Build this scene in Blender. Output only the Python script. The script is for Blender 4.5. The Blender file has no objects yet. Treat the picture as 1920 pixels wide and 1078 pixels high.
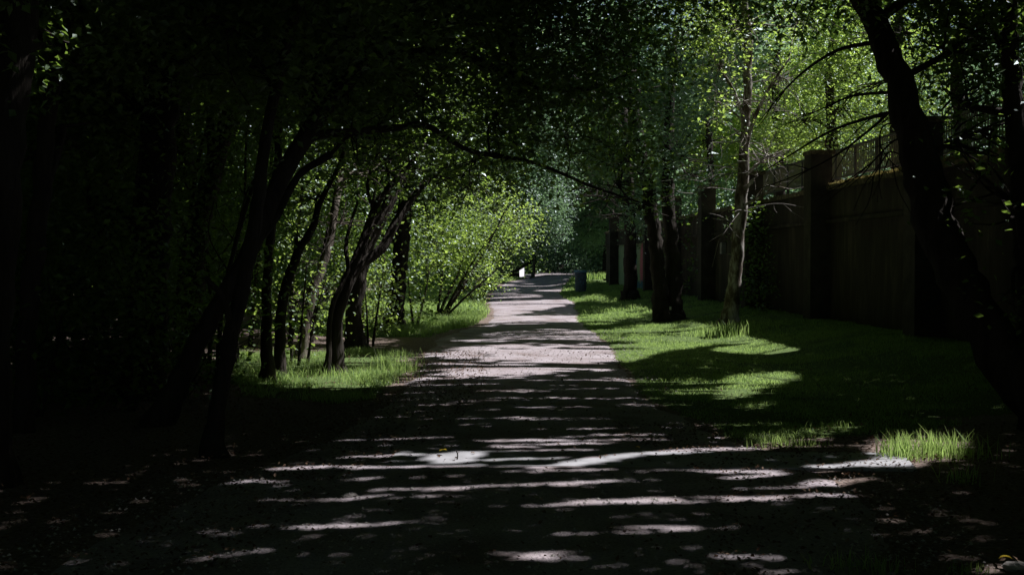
import bpy, math
import numpy as np

RNG = np.random.default_rng(7)
scene = bpy.context.scene
C = scene.collection

# ------------------------------------------------------------------ camera model
F = 2133.0
EYE = 1.6
PITCH = math.atan(49.0 / F)
ca, sa = math.cos(PITCH), math.sin(PITCH)

def P(px, py, Y):
    """world point seen at photo pixel (px,py) and at depth Y metres"""
    xc = (px - 960.0) / F
    zc = -(py - 539.0) / F
    d = np.array([xc, ca + zc * sa, -sa + zc * ca])
    d = d * (Y / d[1])
    return np.array([d[0], d[1], EYE + d[2]])

def project(x, y, z):
    dz = z - EYE
    dep = y * ca - dz * sa
    up = y * sa + dz * ca
    dep = np.where(np.abs(dep) < 1e-3, 1e-3, dep)
    return 960 + F * x / dep, 539 - F * up / dep, dep

def smooth(t):
    t = np.clip(t, 0, 1)
    return t * t * (3 - 2 * t)

def wall_x(y):
    return 6.87 - 0.04 * (np.asarray(y, float) - 24.5)

def height(x, y):
    x = np.asarray(x, float); y = np.asarray(y, float)
    h = 0.34 * smooth((x - (wall_x(y) - 3.0)) / 2.8)
    h = h + 0.25 * smooth((-2.9 - x) / 4.0)
    return h

def G(px, py):
    """ground point under a photo pixel"""
    xc = (px - 960.0) / F
    zc = -(py - 539.0) / F
    d = np.array([xc, ca + zc * sa, -sa + zc * ca])
    h = 0.0
    for _ in range(12):
        t = (EYE - h) / (-d[2])
        p = d * t
        h = 0.5 * h + 0.5 * float(height(p[0], p[1]))
    return np.array([p[0], p[1], h])

# ------------------------------------------------------------------ sun
SUN_AZ = math.radians(66)     # to the right of straight ahead
SUN_EL = math.radians(55.5)
S = np.array([math.cos(SUN_EL) * math.sin(SUN_AZ), math.cos(SUN_EL) * math.cos(SUN_AZ), math.sin(SUN_EL)])

# ------------------------------------------------------------------ noise
_tab = np.random.default_rng(99).random((256, 256))
def vnoise(x, y):
    xi = np.floor(x).astype(int); yi = np.floor(y).astype(int)
    fx = smooth(x - xi); fy = smooth(y - yi)
    a = _tab[xi & 255, yi & 255]; b = _tab[(xi + 1) & 255, yi & 255]
    c = _tab[xi & 255, (yi + 1) & 255]; d = _tab[(xi + 1) & 255, (yi + 1) & 255]
    return (a * (1 - fx) + b * fx) * (1 - fy) + (c * (1 - fx) + d * fx) * fy
def fnoise(x, y):
    return 0.6 * vnoise(x, y) + 0.28 * vnoise(x * 2.1 + 17, y * 2.1 + 5) + 0.12 * vnoise(x * 4.3 + 3, y * 4.3 + 41)

# gaps in the canopy: where the sun comes through to the ground.
# ellipses on the ground, given by (px, py, half width, half height, tilt)
GAP_E = [
    (620, 692, 185, 36, 0.0), (905, 578, 55, 9, 0), (885, 603, 75, 9, 0),
    (1120, 603, 42, 6, 0), (1160, 590, 75, 9, -.08), (1200, 620, 90, 8, -.12),
    (1165, 556, 55, 4, 0), (1105, 562, 45, 4, 0), (1125, 548, 45, 3, 0), (1150, 536, 60, 3, 0), (1110, 533, 40, 3, 0),
    (940, 535, 35, 2, 0), (950, 527, 35, 1.5, 0),
    (1425, 712, 80, 14, -.1), (1380, 736, 60, 10, -.1), (1290, 738, 50, 7, -.1), (1405, 764, 45, 8, -.1),
    (1520, 812, 120, 17, -.12), (1450, 834, 60, 9, -.1), (1730, 846, 100, 26, 0), (1640, 874, 120, 10, -.06),
    (848, 860, 62, 9, -.06), (838, 872, 50, 3, -.04), (1120, 867, 120, 7, -.14), (1235, 854, 110, 4, -.03), (1000, 879, 110, 2.5, 0), (1320, 845, 120, 4, -.04),
    (1035, 788, 110, 5, 0), (900, 755, 70, 4, 0), (1010, 737, 120, 4, 0), (1100, 752, 90, 3, 0), (960, 770, 90, 3, -.03),
    (920, 805, 60, 4, 0), (1200, 812, 60, 3, 0), (1340, 820, 60, 3, 0), (1100, 835, 60, 3, 0),
    (960, 842, 60, 3, 0), (700, 900, 50, 4, -.05), (640, 940, 90, 4, -.12), (780, 935, 80, 5, -.06),
    (900, 905, 70, 4, -.05), (1060, 915, 80, 4, -.08), (1340, 958, 60, 7, 0), (1200, 940, 90, 5, -.05), (1130, 905, 90, 4, -.1),
    (1420, 895, 90, 7, -.08), (1560, 905, 90, 9, -.12), (1240, 980, 60, 3, 0), (1180, 995, 110, 6, -.02), (900, 1000, 130, 5, -.04),
    (1120, 1023, 90, 4, -.02), (1400, 1050, 90, 5, 0), (1500, 1074, 150, 5, 0), (1880, 1065, 60, 14, 0),
    (430, 1045, 150, 5, -.14), (600, 1015, 60, 4, -.1), (560, 880, 70, 4, -.05), (480, 905, 60, 3, 0), (1000, 1055, 90, 5, 0), (1260, 1060, 80, 5, 0),
    (1000, 664, 185, 20, 0), (960, 692, 190, 19, -.03), (1080, 674, 95, 20, 0), (990, 640, 130, 4, 0),
    (1010, 537, 60, .7, 0),
    (1040, 619, 40, 1.0, 0),
]
GAP_P = [
    [(915, 566), (1060, 562), (1105, 560), (1088, 567), (1040, 578), (1018, 583), (930, 583), (905, 573)],
    [(905, 594), (1088, 592), (1095, 604), (1000, 610), (905, 608)],
    [(1135, 640), (1200, 628), (1300, 612), (1378, 618), (1355, 646), (1250, 660), (1170, 684), (1150, 660)],
]
def in_poly(px, py, poly):
    inside = np.zeros(px.shape, bool)
    n = len(poly)
    for i in range(n):
        x1, y1 = poly[i]; x2, y2 = poly[(i + 1) % n]
        if y1 == y2: continue
        c = ((y1 > py) != (y2 > py)) & (px < (x2 - x1) * (py - y1) / (y2 - y1) + x1)
        inside ^= c
    return inside

CZ, SZ = math.cos(SUN_AZ), math.sin(SUN_AZ)
def sun_gap(gx, gy):
    """True where sunlight should reach the ground point (gx,gy)"""
    out = np.zeros(gx.shape, bool)
    PX, PY, dep = project(gx, gy, np.zeros_like(gx))
    sel = np.nonzero((dep > 3.5) & (PX > -60) & (PX < 2000) & (PY > 505) & (PY < 1250))[0]
    if not len(sel): return out
    gx = gx[sel]; gy = gy[sel]; px = PX[sel]; py = PY[sel]
    wob = fnoise(gx * 2.2 + 9, gy * 2.2 + 3) - .5
    w2 = fnoise(gx * 2.6 + 2, gy * 9 + 13) - .5
    n = .7 * vnoise(gx * .85 + gy * .3 + 31, gy * 7.5 - gx * .9 + 11) + .3 * vnoise(gx * 1.7 + 47, gy * 15 - gx * 1.6 + 5)
    lit = np.zeros(gx.shape, bool)
    for (ex, ey, rx, ry, t) in GAP_E:
        q = np.nonzero((np.abs(px - ex) < rx * 1.9) & (np.abs(py - ey) < ry * 1.9 + abs(t) * rx * 2))[0]
        if not len(q): continue
        dx, dy = px[q] - ex, py[q] - ey - t * (px[q] - ex)
        if ey > 884: dx, dy = dx * 1.0, dy * 1.4
        near = ey > 725 and ex < 1350 and not 840 < ey < 884
        if 840 < ey < 884 and ex < 1350:
            lit[q] |= (dx / rx) ** 2 + (dy / ry) ** 2 < 1 + .7 * wob[q]
            continue
        lit[q] |= (n[q] > (.46 if near else 0)) & ((dx / rx) ** 2 + (dy / ry) ** 2 < (.95 if ey < 725 or 840 < ey < 884 else .8) + 1.6 * wob[q] + 1.8 * w2[q])
    sh = wob * 14
    for poly in GAP_P:
        lit |= in_poly(px + sh, py + sh * .15, poly)
    # branch shadow bars across the wide lit stretch of the path
    bars = (fnoise(gx * .35 + 5.2, gy * 1.9 + 2.7) > .57) & (gy > 15) & (gy < 23) & (gx < 2.4) & (gx > -3)
    lit &= ~bars
    # streaky dapples on the near path
    m = fnoise(gx * .45 + 3, gy * .6 + 8)
    dap = (n > .665 - .045 * smooth((gy - 10.2) / 1.5) - .2 * (m - .5) + .15 * smooth((8.3 - gy) / 1.6) + .20 * smooth((-gx - 1.0) / 1.2) + .08 * smooth((gx - 2.3) / .6)) & (gy < 15.5) & (gx > -4.2) & (gx < 3.3)
    far = (fnoise(gx * .8 + 7, gy * .8 + 1) > .74) & (gy > 50) & (gx > -6) & (gx < 7)
    left = (fnoise(gx * 1.6 + 21, gy * 1.6 + 4) > .78) & (gx < -4.2) & (gy > 14)
    out[sel] = lit | dap | far | left
    return out

# sun windows: (centre, radius, probability of clearing) seen along the sun's direction
WIN = []
def win(px, py, Y, r, p=.9):
    WIN.append((P(px, py, Y), r, p))
win(850, 520, 33, 2.2, .95); win(900, 430, 36, 2.6, .95); win(960, 470, 40, 2.4, .95); win(1010, 400, 52, 2.2, .95); win(800, 540, 29, 1.6, .9)
win(1040, 400, 54, 1.7, .97); win(990, 340, 54, 2.4, .95); win(940, 360, 40, 2.4, .85); win(870, 340, 38, 2.0, .9); win(800, 450, 31, 1.9, .95); win(950, 400, 36, 2.4, .95)
for py in (600, 560, 520, 480, 440, 400, 360): win(1386, py, 26.6, .55, 1)
win(1390, 250, 26.5, 1.2, .9); win(1470, 200, 26, 2.0, .9); win(1440, 330, 26, 1.3, .9); win(1330, 260, 26, 1.0, .6); win(1390, 80, 26.5, 1.6, .9)
win(570, 610, 19, .7, 1); win(592, 535, 19.2, .7, 1); win(620, 440, 19.5, .8, .35); win(655, 330, 19, .9, .8); win(700, 560, 22, 1.0, .6)
win(60, 90, 9, .35, .95); win(25, 140, 8, .2, .6); win(450, 190, 18, .5, .7); win(620, 20, 22, .8, .8); win(840, 60, 24, .8, .8)
win(760, 90, 22, 1.0, .6); win(930, 60, 26, 1.2, .6); win(1100, 60, 28, 1.2, .7); win(480, 120, 19, .8, .7); win(960, 300, 30, 1.4, .8); win(1010, 130, 32, 1.6, .8)
win(1600, 330, 24, 1.2, 1); win(1660, 325, 21.5, 1.2, 1); win(1640, 280, 24, 1.2, 1)
win(1158, 490, 90, 1.5, 1); WIN.append((G(982, 520) + np.array([0, 0, .6]), 4.5, 1)); win(1205, 500, 50, 1.2, .9); win(1089, 515, 62, 1.7, 1); win(1125, 520, 70, 1.6, .9)
WIN.append((np.array([11.5, 29.5, 3.6]), 2.0, .9)); WIN.append((np.array([10.2, 25.5, 3.6]), 1.2, .9))
win(850, 170, 26, 1.2, .7); win(700, 130, 24, .8, .6); win(560, 60, 22, .6, .6)
win(1560, 160, 34, 4.4, .95); win(1480, 180, 42, 5.4, .95); win(1660, 130, 29, 2.6, .85); win(1340, 200, 56, 4, .5)
win(1912, 200, 12, .25, .95)

def keep_mask(p, tag_windows=True, ends=None, prob=1.0):
    """leaf positions -> which of them stay (a leaf that would shade a sunlit gap is left off)"""
    def on_ground(q):
        t = q[:, 2] / S[2]
        return sun_gap(q[:, 0] - S[0] * t, q[:, 1] - S[1] * t)
    gap = on_ground(p)
    if ends is not None: gap = gap | on_ground(ends)
    if prob < 1: gap &= RNG.random(len(p)) < prob
    keep = ~gap
    if tag_windows:
        for (c, r, pr) in WIN:
            d = p - c
            al = d @ S
            pe = d - al[:, None] * S
            q = (al > r * .8) & ((pe ** 2).sum(1) < r * r)
            if q.any():
                keep &= ~(q & (RNG.random(len(p)) < pr))
    return keep

# ------------------------------------------------------------------ materials
def mat(name):
    m = bpy.data.materials.new(name); m.use_nodes = True
    nt = m.node_tree; nt.nodes.clear()
    return m, nt, nt.nodes, nt.links
def N(nodes, t, **kw):
    n = nodes.new(t)
    for k, v in kw.items():
        if k.startswith('i_'): n.inputs[k[2:].replace('_', ' ')].default_value = v
        else: setattr(n, k, v)
    return n
def ramp(nodes, stops):
    r = nodes.new('ShaderNodeValToRGB')
    e = r.color_ramp.elements
    while len(e) < len(stops): e.new(.5)
    for i, (pos, col) in enumerate(stops):
        e[i].position = pos; e[i].color = (*col, 1)
    return r

def leaf_mat(name, cols, trans=(.25, .40, .06), tw=.45, gloss=.03, rough=.48):
    m, nt, nd, lk = mat(name)
    g = N(nd, 'ShaderNodeNewGeometry')
    r = ramp(nd, [(i / (len(cols) - 1), c) for i, c in enumerate(cols)])
    lk.new(g.outputs['Random Per Island'], r.inputs[0])
    r2 = ramp(nd, [(0, tuple(x * .7 for x in trans)), (1, tuple(min(1, x * 1.25) for x in trans))])
    lk.new(g.outputs['Random Per Island'], r2.inputs[0])
    d = N(nd, 'ShaderNodeBsdfDiffuse'); lk.new(r.outputs[0], d.inputs['Color'])
    t = N(nd, 'ShaderNodeBsdfTranslucent'); lk.new(r2.outputs[0], t.inputs['Color'])
    mx = N(nd, 'ShaderNodeMixShader'); mx.inputs[0].default_value = tw
    lk.new(d.outputs[0], mx.inputs[1]); lk.new(t.outputs[0], mx.inputs[2])
    gl = N(nd, 'ShaderNodeBsdfGlossy'); gl.inputs['Roughness'].default_value = rough
    gl.inputs['Color'].default_value = (.85, .95, 1, 1)
    fr = N(nd, 'ShaderNodeLayerWeight'); fr.inputs['Blend'].default_value = .2
    mul = N(nd, 'ShaderNodeMath', operation='MULTIPLY_ADD'); mul.inputs[1].default_value = .10 if gloss > .018 else 0; mul.inputs[2].default_value = gloss
    lk.new(fr.outputs['Fresnel'], mul.inputs[0])
    m2 = N(nd, 'ShaderNodeMixShader'); lk.new(mul.outputs[0], m2.inputs[0])
    lk.new(mx.outputs[0], m2.inputs[1]); lk.new(gl.outputs[0], m2.inputs[2])
    o = N(nd, 'ShaderNodeOutputMaterial'); lk.new(m2.outputs[0], o.inputs[0])
    return m

def rough_mat(name, stops, scale=8, detail=6, bump=.3, bscale=None, rough=.9, stretch=(1, 1, 1), dist=.02, spec=.2, coord='Object', extra=None):
    m, nt, nd, lk = mat(name)
    tc = N(nd, 'ShaderNodeTexCoord'); mp = N(nd, 'ShaderNodeMapping'); mp.inputs['Scale'].default_value = stretch
    lk.new(tc.outputs[coord], mp.inputs[0])
    n1 = N(nd, 'ShaderNodeTexNoise'); n1.inputs['Scale'].default_value = scale; n1.inputs['Detail'].default_value = detail; n1.inputs['Roughness'].default_value = .65
    lk.new(mp.outputs[0], n1.inputs['Vector'])
    r = ramp(nd, stops); lk.new(n1.outputs['Fac'], r.inputs[0])
    n2 = N(nd, 'ShaderNodeTexNoise'); n2.inputs['Scale'].default_value = bscale or scale * 3; n2.inputs['Detail'].default_value = 5
    lk.new(mp.outputs[0], n2.inputs['Vector'])
    b = N(nd, 'ShaderNodeBump'); b.inputs['Strength'].default_value = bump; b.inputs['Distance'].default_value = dist
    lk.new(n2.outputs['Fac'], b.inputs['Height'])
    p = N(nd, 'ShaderNodeBsdfPrincipled'); p.inputs['Roughness'].default_value = rough; p.inputs['Specular IOR Level'].default_value = spec
    lk.new(r.outputs[0], p.inputs['Base Color']); lk.new(b.outputs[0], p.inputs['Normal'])
    o = N(nd, 'ShaderNodeOutputMaterial'); lk.new(p.outputs[0], o.inputs[0])
    return m

M = {}
M['leaf'] = leaf_mat('broad_leaf', [(.03, .065, .018), (.06, .115, .025), (.095, .15, .035)])
M['leaf_yellow'] = leaf_mat('sunlit_leaf', [(.075, .14, .045), (.13, .22, .065), (.20, .27, .08)], trans=(.58, .82, .15), tw=.5, gloss=.03, rough=.48)  # for crowns in sun: sunlight put into a brighter, yellower leaf colour
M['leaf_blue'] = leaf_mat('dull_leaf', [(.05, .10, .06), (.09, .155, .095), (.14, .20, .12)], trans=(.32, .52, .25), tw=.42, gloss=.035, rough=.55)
M['grass'] = leaf_mat('grass_blade', [(.12, .215, .075), (.165, .27, .10), (.22, .31, .125), (.32, .34, .19)], trans=(.50, .70, .20), tw=.5, gloss=.015, rough=.5)
M['litter'] = leaf_mat('dry_leaf', [(.07, .045, .03), (.13, .085, .06), (.22, .16, .12), (.10, .06, .045)], trans=(.15, .08, .04), tw=.1, gloss=0.0, rough=.5)
M['moss'] = leaf_mat('dry_moss', [(.16, .12, .05), (.26, .2, .08), (.34, .28, .12), (.2, .22, .07)], trans=(.3, .25, .08), tw=.2, gloss=0.0)
M['yellow_leaf'] = leaf_mat('yellow_leaf', [(.32, .24, .03), (.4, .29, .03)], trans=(.3, .22, .03), tw=.25, gloss=0.0)
M['bark'] = rough_mat('dark_bark', [(.25, (.016, .013, .011)), (.5, (.034, .028, .023)), (.75, (.056, .047, .04))], scale=9, bump=.9, bscale=16, stretch=(1, 1, .22), dist=.05)
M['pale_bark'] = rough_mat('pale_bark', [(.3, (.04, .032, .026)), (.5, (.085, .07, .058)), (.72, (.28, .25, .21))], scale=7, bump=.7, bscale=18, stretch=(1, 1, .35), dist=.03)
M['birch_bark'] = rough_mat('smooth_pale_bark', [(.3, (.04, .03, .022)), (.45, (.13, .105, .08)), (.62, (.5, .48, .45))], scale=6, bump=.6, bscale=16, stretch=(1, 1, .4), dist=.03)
M['twig'] = rough_mat('grey_twig', [(.3, (.15, .135, .13)), (.7, (.30, .28, .265))], scale=20, bump=.2)
M['concrete'] = rough_mat('concrete', [(.3, (.24, .24, .25)), (.55, (.35, .35, .37)), (.8, (.42, .42, .44))], scale=5, bump=.15, bscale=60, dist=.004, rough=.85)
M['stone'] = rough_mat('stone', [(.3, (.25, .23, .22)), (.7, (.42, .4, .38))], scale=12, bump=.4)
M['white_paint'] = rough_mat('white_paint', [(.3, (.7, .68, .72)), (.7, (.8, .79, .82))], scale=6, bump=.05, rough=.6)
M['dark_metal'] = rough_mat('dark_metal', [(.3, (.05, .05, .042)), (.7, (.10, .095, .075))], scale=14, bump=.1, rough=.55, spec=.5)
M['bar_metal'] = rough_mat('sunlit_bar', [(.3, (.16, .16, .09)), (.7, (.26, .25, .15))], scale=10, bump=.1, rough=.5, spec=.5)  # lighter and yellower than the rails: sunlit look put into the colour
M['bin_body'] = rough_mat('bin_plastic', [(.3, (.10, .125, .20)), (.6, (.16, .19, .29)), (.75, (.3, .32, .4))], scale=4, bump=.05, rough=.5, spec=.5)
M['bin_lid'] = rough_mat('bin_lid_blue', [(.3, (.14, .26, .45)), (.7, (.2, .34, .55))], scale=6, bump=.05, rough=.45, spec=.5)
M['red'] = rough_mat('red_paint', [(.3, (.18, .02, .03)), (.7, (.3, .04, .05))], scale=6, bump=.05)
M['blue'] = rough_mat('pale_blue_paint', [(.3, (.25, .35, .7)), (.7, (.45, .55, .8))], scale=6, bump=.05)
M['pink'] = rough_mat('pink_paint', [(.3, (.6, .14, .24)), (.7, (.75, .26, .33))], scale=5, bump=.05)
M['green_paint'] = rough_mat('green_paint', [(.3, (.2, .36, .25)), (.55, (.42, .5, .3)), (.75, (.3, .48, .42))], scale=2.2, bump=.05)
M['cyan'] = rough_mat('blue_paint', [(.3, (.06, .16, .26)), (.7, (.12, .24, .34))], scale=5, bump=.05)

def path_material():
    m, nt, nd, lk = mat('gravel_path')
    tc = N(nd, 'ShaderNodeTexCoord')
    n1 = N(nd, 'ShaderNodeTexNoise'); n1.inputs['Scale'].default_value = 1.4; n1.inputs['Detail'].default_value = 6
    n2 = N(nd, 'ShaderNodeTexNoise'); n2.inputs['Scale'].default_value = 45; n2.inputs['Detail'].default_value = 4
    v = N(nd, 'ShaderNodeTexVoronoi'); v.inputs['Scale'].default_value = 70
    for n in (n1, n2, v): lk.new(tc.outputs['Object'], n.inputs['Vector'])
    r1 = ramp(nd, [(.3, (.23, .185, .18)), (.5, (.355, .312, .333)), (.7, (.43, .39, .42))]); lk.new(n1.outputs['Fac'], r1.inputs[0])
    r2 = ramp(nd, [(.3, (.55, .55, .55)), (.5, (1, 1, 1)), (.75, (1.25, 1.22, 1.2))]); lk.new(n2.outputs['Fac'], r2.inputs[0])
    mx = N(nd, 'ShaderNodeMix', data_type='RGBA', blend_type='MULTIPLY'); mx.inputs['Factor'].default_value = .8
    lk.new(r1.outputs[0], mx.inputs['A']); lk.new(r2.outputs[0], mx.inputs['B'])
    ad = N(nd, 'ShaderNodeMath', operation='MULTIPLY_ADD'); ad.inputs[1].default_value = .5
    lk.new(v.outputs['Distance'], ad.inputs[0]); lk.new(n2.outputs['Fac'], ad.inputs[2])
    b = N(nd, 'ShaderNodeBump'); b.inputs['Strength'].default_value = .6; b.inputs['Distance'].default_value = .015
    lk.new(ad.outputs[0], b.inputs['Height'])
    p = N(nd, 'ShaderNodeBsdfPrincipled'); p.inputs['Roughness'].default_value = .95; p.inputs['Specular IOR Level'].default_value = .15
    lk.new(mx.outputs['Result'], p.inputs['Base Color']); lk.new(b.outputs[0], p.inputs['Normal'])
    o = N(nd, 'ShaderNodeOutputMaterial'); lk.new(p.outputs[0], o.inputs[0])
    return m
M['path'] = path_material()

def ground_material():
    m, nt, nd, lk = mat('soil_and_turf')
    tc = N(nd, 'ShaderNodeTexCoord')
    at = N(nd, 'ShaderNodeAttribute', attribute_name='lawn')
    n1 = N(nd, 'ShaderNodeTexNoise'); n1.inputs['Scale'].default_value = 3; n1.inputs['Detail'].default_value = 7
    n2 = N(nd, 'ShaderNodeTexNoise'); n2.inputs['Scale'].default_value = 30; n2.inputs['Detail'].default_value = 5
    for n in (n1, n2): lk.new(tc.outputs['Object'], n.inputs['Vector'])
    soil = ramp(nd, [(.3, (.12, .085, .07)), (.5, (.20, .155, .135)), (.72, (.30, .245, .22))]); lk.new(n2.outputs['Fac'], soil.inputs[0])
    turf = ramp(nd, [(.3, (.07, .11, .04)), (.55, (.11, .165, .055)), (.75, (.18, .2, .085))]); lk.new(n2.outputs['Fac'], turf.inputs[0])
    ad = N(nd, 'ShaderNodeMath', operation='ADD'); lk.new(at.outputs['Fac'], ad.inputs[0]); lk.new(n1.outputs['Fac'], ad.inputs[1])
    st = N(nd, 'ShaderNodeMapRange'); st.inputs['From Min'].default_value = .95; st.inputs['From Max'].default_value = 1.1
    lk.new(ad.outputs[0], st.inputs['Value'])
    mx = N(nd, 'ShaderNodeMix', data_type='RGBA'); lk.new(st.outputs[0], mx.inputs['Factor'])
    lk.new(soil.outputs[0], mx.inputs['A']); lk.new(turf.outputs[0], mx.inputs['B'])
    b = N(nd, 'ShaderNodeBump'); b.inputs['Strength'].default_value = .8; b.inputs['Distance'].default_value = .03
    lk.new(n2.outputs['Fac'], b.inputs['Height'])
    p = N(nd, 'ShaderNodeBsdfPrincipled'); p.inputs['Roughness'].default_value = .95; p.inputs['Specular IOR Level'].default_value = .1
    lk.new(mx.outputs['Result'], p.inputs['Base Color']); lk.new(b.outputs[0], p.inputs['Normal'])
    o = N(nd, 'ShaderNodeOutputMaterial'); lk.new(p.outputs[0], o.inputs[0])
    return m
M['ground'] = ground_material()

def wall_material():
    m, nt, nd, lk = mat('stained_concrete')
    tc = N(nd, 'ShaderNodeTexCoord'); mp = N(nd, 'ShaderNodeMapping'); mp.inputs['Scale'].default_value = (1.6, 1.6, .3)
    mp.inputs['Rotation'].default_value = (.12, 0, 0)
    lk.new(tc.outputs['Object'], mp.inputs[0])
    n1 = N(nd, 'ShaderNodeTexNoise'); n1.inputs['Scale'].default_value = 1.6; n1.inputs['Detail'].default_value = 6; n1.inputs['Roughness'].default_value = .7
    lk.new(mp.outputs[0], n1.inputs['Vector'])
    n2 = N(nd, 'ShaderNodeTexNoise'); n2.inputs['Scale'].default_value = 30; n2.inputs['Detail'].default_value = 5
    lk.new(tc.outputs['Object'], n2.inputs['Vector'])
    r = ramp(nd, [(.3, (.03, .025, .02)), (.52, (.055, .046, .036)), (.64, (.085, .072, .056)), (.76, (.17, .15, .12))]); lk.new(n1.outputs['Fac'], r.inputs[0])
    b = N(nd, 'ShaderNodeBump'); b.inputs['Strength'].default_value = .4; b.inputs['Distance'].default_value = .02
    lk.new(n2.outputs['Fac'], b.inputs['Height'])
    p = N(nd, 'ShaderNodeBsdfPrincipled'); p.inputs['Roughness'].default_value = .9; p.inputs['Specular IOR Level'].default_value = .2
    lk.new(r.outputs[0], p.inputs['Base Color']); lk.new(b.outputs[0], p.inputs['Normal'])
    o = N(nd, 'ShaderNodeOutputMaterial'); lk.new(p.outputs[0], o.inputs[0])
    return m
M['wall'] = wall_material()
M['pier'] = rough_mat('dark_render', [(.3, (.04, .035, .03)), (.6, (.075, .066, .056)), (.8, (.12, .11, .095))], scale=3, bump=.3, bscale=30, dist=.01)
M['moss_stone'] = rough_mat('mossy_coping', [(.3, (.05, .045, .03)), (.5, (.13, .11, .065)), (.72, (.34, .29, .2))], scale=9, bump=.7, bscale=20, dist=.04)

# ------------------------------------------------------------------ object helpers
def link(o, parent=None):
    C.objects.link(o)
    if parent is not None: o.parent = parent
    return o
def tag(o, label=None, cat=None, group=None, kind=None):
    if label: o['label'] = label
    if cat: o['category'] = cat
    if group: o['group'] = group
    if kind: o['kind'] = kind
    return o
def empty(name, loc, label, cat, group=None):
    o = bpy.data.objects.new(name, None); C.objects.link(o)
    o.location = [float(v) for v in loc]; o.empty_display_size = .2
    return tag(o, label, cat, group)
def mesh_obj(name, V, Fs, material, parent=None, smooth_shade=False):
    """V (n,3) world coordinates; Fs: array (m,k) or list of such arrays"""
    V = np.asarray(V, np.float32)
    if parent is not None: V = V - np.asarray(parent.location, np.float32)
    if not isinstance(Fs, list): Fs = [Fs]
    Fs = [np.asarray(f, np.int32) for f in Fs if len(f)]
    me = bpy.data.meshes.new(name)
    me.vertices.add(len(V)); me.vertices.foreach_set('co', V.ravel())
    nl = sum(f.size for f in Fs); nf = sum(len(f) for f in Fs)
    me.loops.add(nl); me.loops.foreach_set('vertex_index', np.concatenate([f.ravel() for f in Fs]))
    tot = np.concatenate([np.full(len(f), f.shape[1], np.int32) for f in Fs])
    st = np.concatenate([[0], np.cumsum(tot)[:-1]]).astype(np.int32)
    me.polygons.add(nf); me.polygons.foreach_set('loop_start', st)
    me.polygons.foreach_set('use_smooth', np.full(nf, bool(smooth_shade)))
    me.materials.append(material)
    me.update(calc_edges=True)
    if nf < 200000: me.validate()
    return link(bpy.data.objects.new(name, me), parent)

class MB:
    def __init__(s): s.V = []; s.F3 = []; s.F4 = []; s.n = 0
    def add(s, V, F):
        V = np.asarray(V, float); F = np.asarray(F, int)
        s.V.append(V); (s.F4 if F.shape[1] == 4 else s.F3).append(F + s.n); s.n += len(V)
    def box(s, c, size, ux=(1, 0, 0), uy=(0, 1, 0), uz=(0, 0, 1), taper=1.0):
        c = np.asarray(c, float); ux = np.asarray(ux, float); uy = np.asarray(uy, float); uz = np.asarray(uz, float)
        h = np.asarray(size, float) / 2
        V = []
        for k in (-1, 1):
            t = taper if k < 0 else 1.0
            for (i, j) in ((-1, -1), (1, -1), (1, 1), (-1, 1)):
                V.append(c + ux * h[0] * i * t + uy * h[1] * j * t + uz * h[2] * k)
        s.add(V, [(0, 3, 2, 1), (4, 5, 6, 7), (0, 1, 5, 4), (1, 2, 6, 5), (2, 3, 7, 6), (3, 0, 4, 7)])
    def tube(s, pts, rad, seg=8, rough=0.0, cap=True):
        pts = np.asarray(pts, float); rad = np.asarray(rad, float)
        n = len(pts)
        tg = np.gradient(pts, axis=0); tg /= np.linalg.norm(tg, axis=1)[:, None] + 1e-9
        ref = np.array([1., 0, 0]) if abs(tg[0][0]) < .8 else np.array([0, 1., 0])
        a = np.cross(tg, ref); a /= np.linalg.norm(a, axis=1)[:, None] + 1e-9
        b = np.cross(tg, a)
        th = np.linspace(0, 2 * np.pi, seg, endpoint=False)
        R = rad[:, None] * np.ones(seg)
        if rough:
            ph = RNG.random(3) * 6
            R = R * (1 + rough * (np.sin(3 * th + ph[0])[None] * .5 + .5 * np.sin(2 * th[None] + np.arange(n)[:, None] * .35 + ph[1]) + .8 * (RNG.random((n, seg)) - .5)))
        V = pts[:, None] + R[..., None] * (np.cos(th)[None, :, None] * a[:, None] + np.sin(th)[None, :, None] * b[:, None])
        idx = np.arange(n * seg).reshape(n, seg)
        q = np.stack([idx[:-1], np.roll(idx[:-1], -1, 1), np.roll(idx[1:], -1, 1), idx[1:]], -1).reshape(-1, 4)
        V = V.reshape(-1, 3)
        s.add(V, q)
        if cap and seg >= 4:
            base = s.n
            s.add([pts[-1]], np.zeros((0, 3), int))
            top = idx[-1] + base - n * seg
            s.F3.append(np.stack([top, np.roll(top, -1), np.full(seg, base)], -1))
    def build(s, name, material, parent=None, sm=False):
        V = np.concatenate(s.V)
        Fs = []
        if s.F4: Fs.append(np.concatenate(s.F4))
        f3 = [f for f in s.F3 if len(f)]
        if f3: Fs.append(np.concatenate(f3))
        return mesh_obj(name, V, Fs, material, parent, sm)

def catmull(pts, n):
    pts = np.asarray(pts, float)
    if len(pts) < 3:
        t = np.linspace(0, 1, n)[:, None]
        return pts[0] * (1 - t) + pts[-1] * t
    p = np.vstack([2 * pts[0] - pts[1], pts, 2 * pts[-1] - pts[-2]])
    out = []
    m = len(pts) - 1
    for u in np.linspace(0, m - 1e-6, n):
        i = int(u); t = u - i
        a, b, c, d = p[i], p[i + 1], p[i + 2], p[i + 3]
        out.append(.5 * (2 * b + (c - a) * t + (2 * a - 5 * b + 4 * c - d) * t * t + (3 * b - 3 * c + d - a) * t ** 3))
    return np.array(out)

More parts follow.
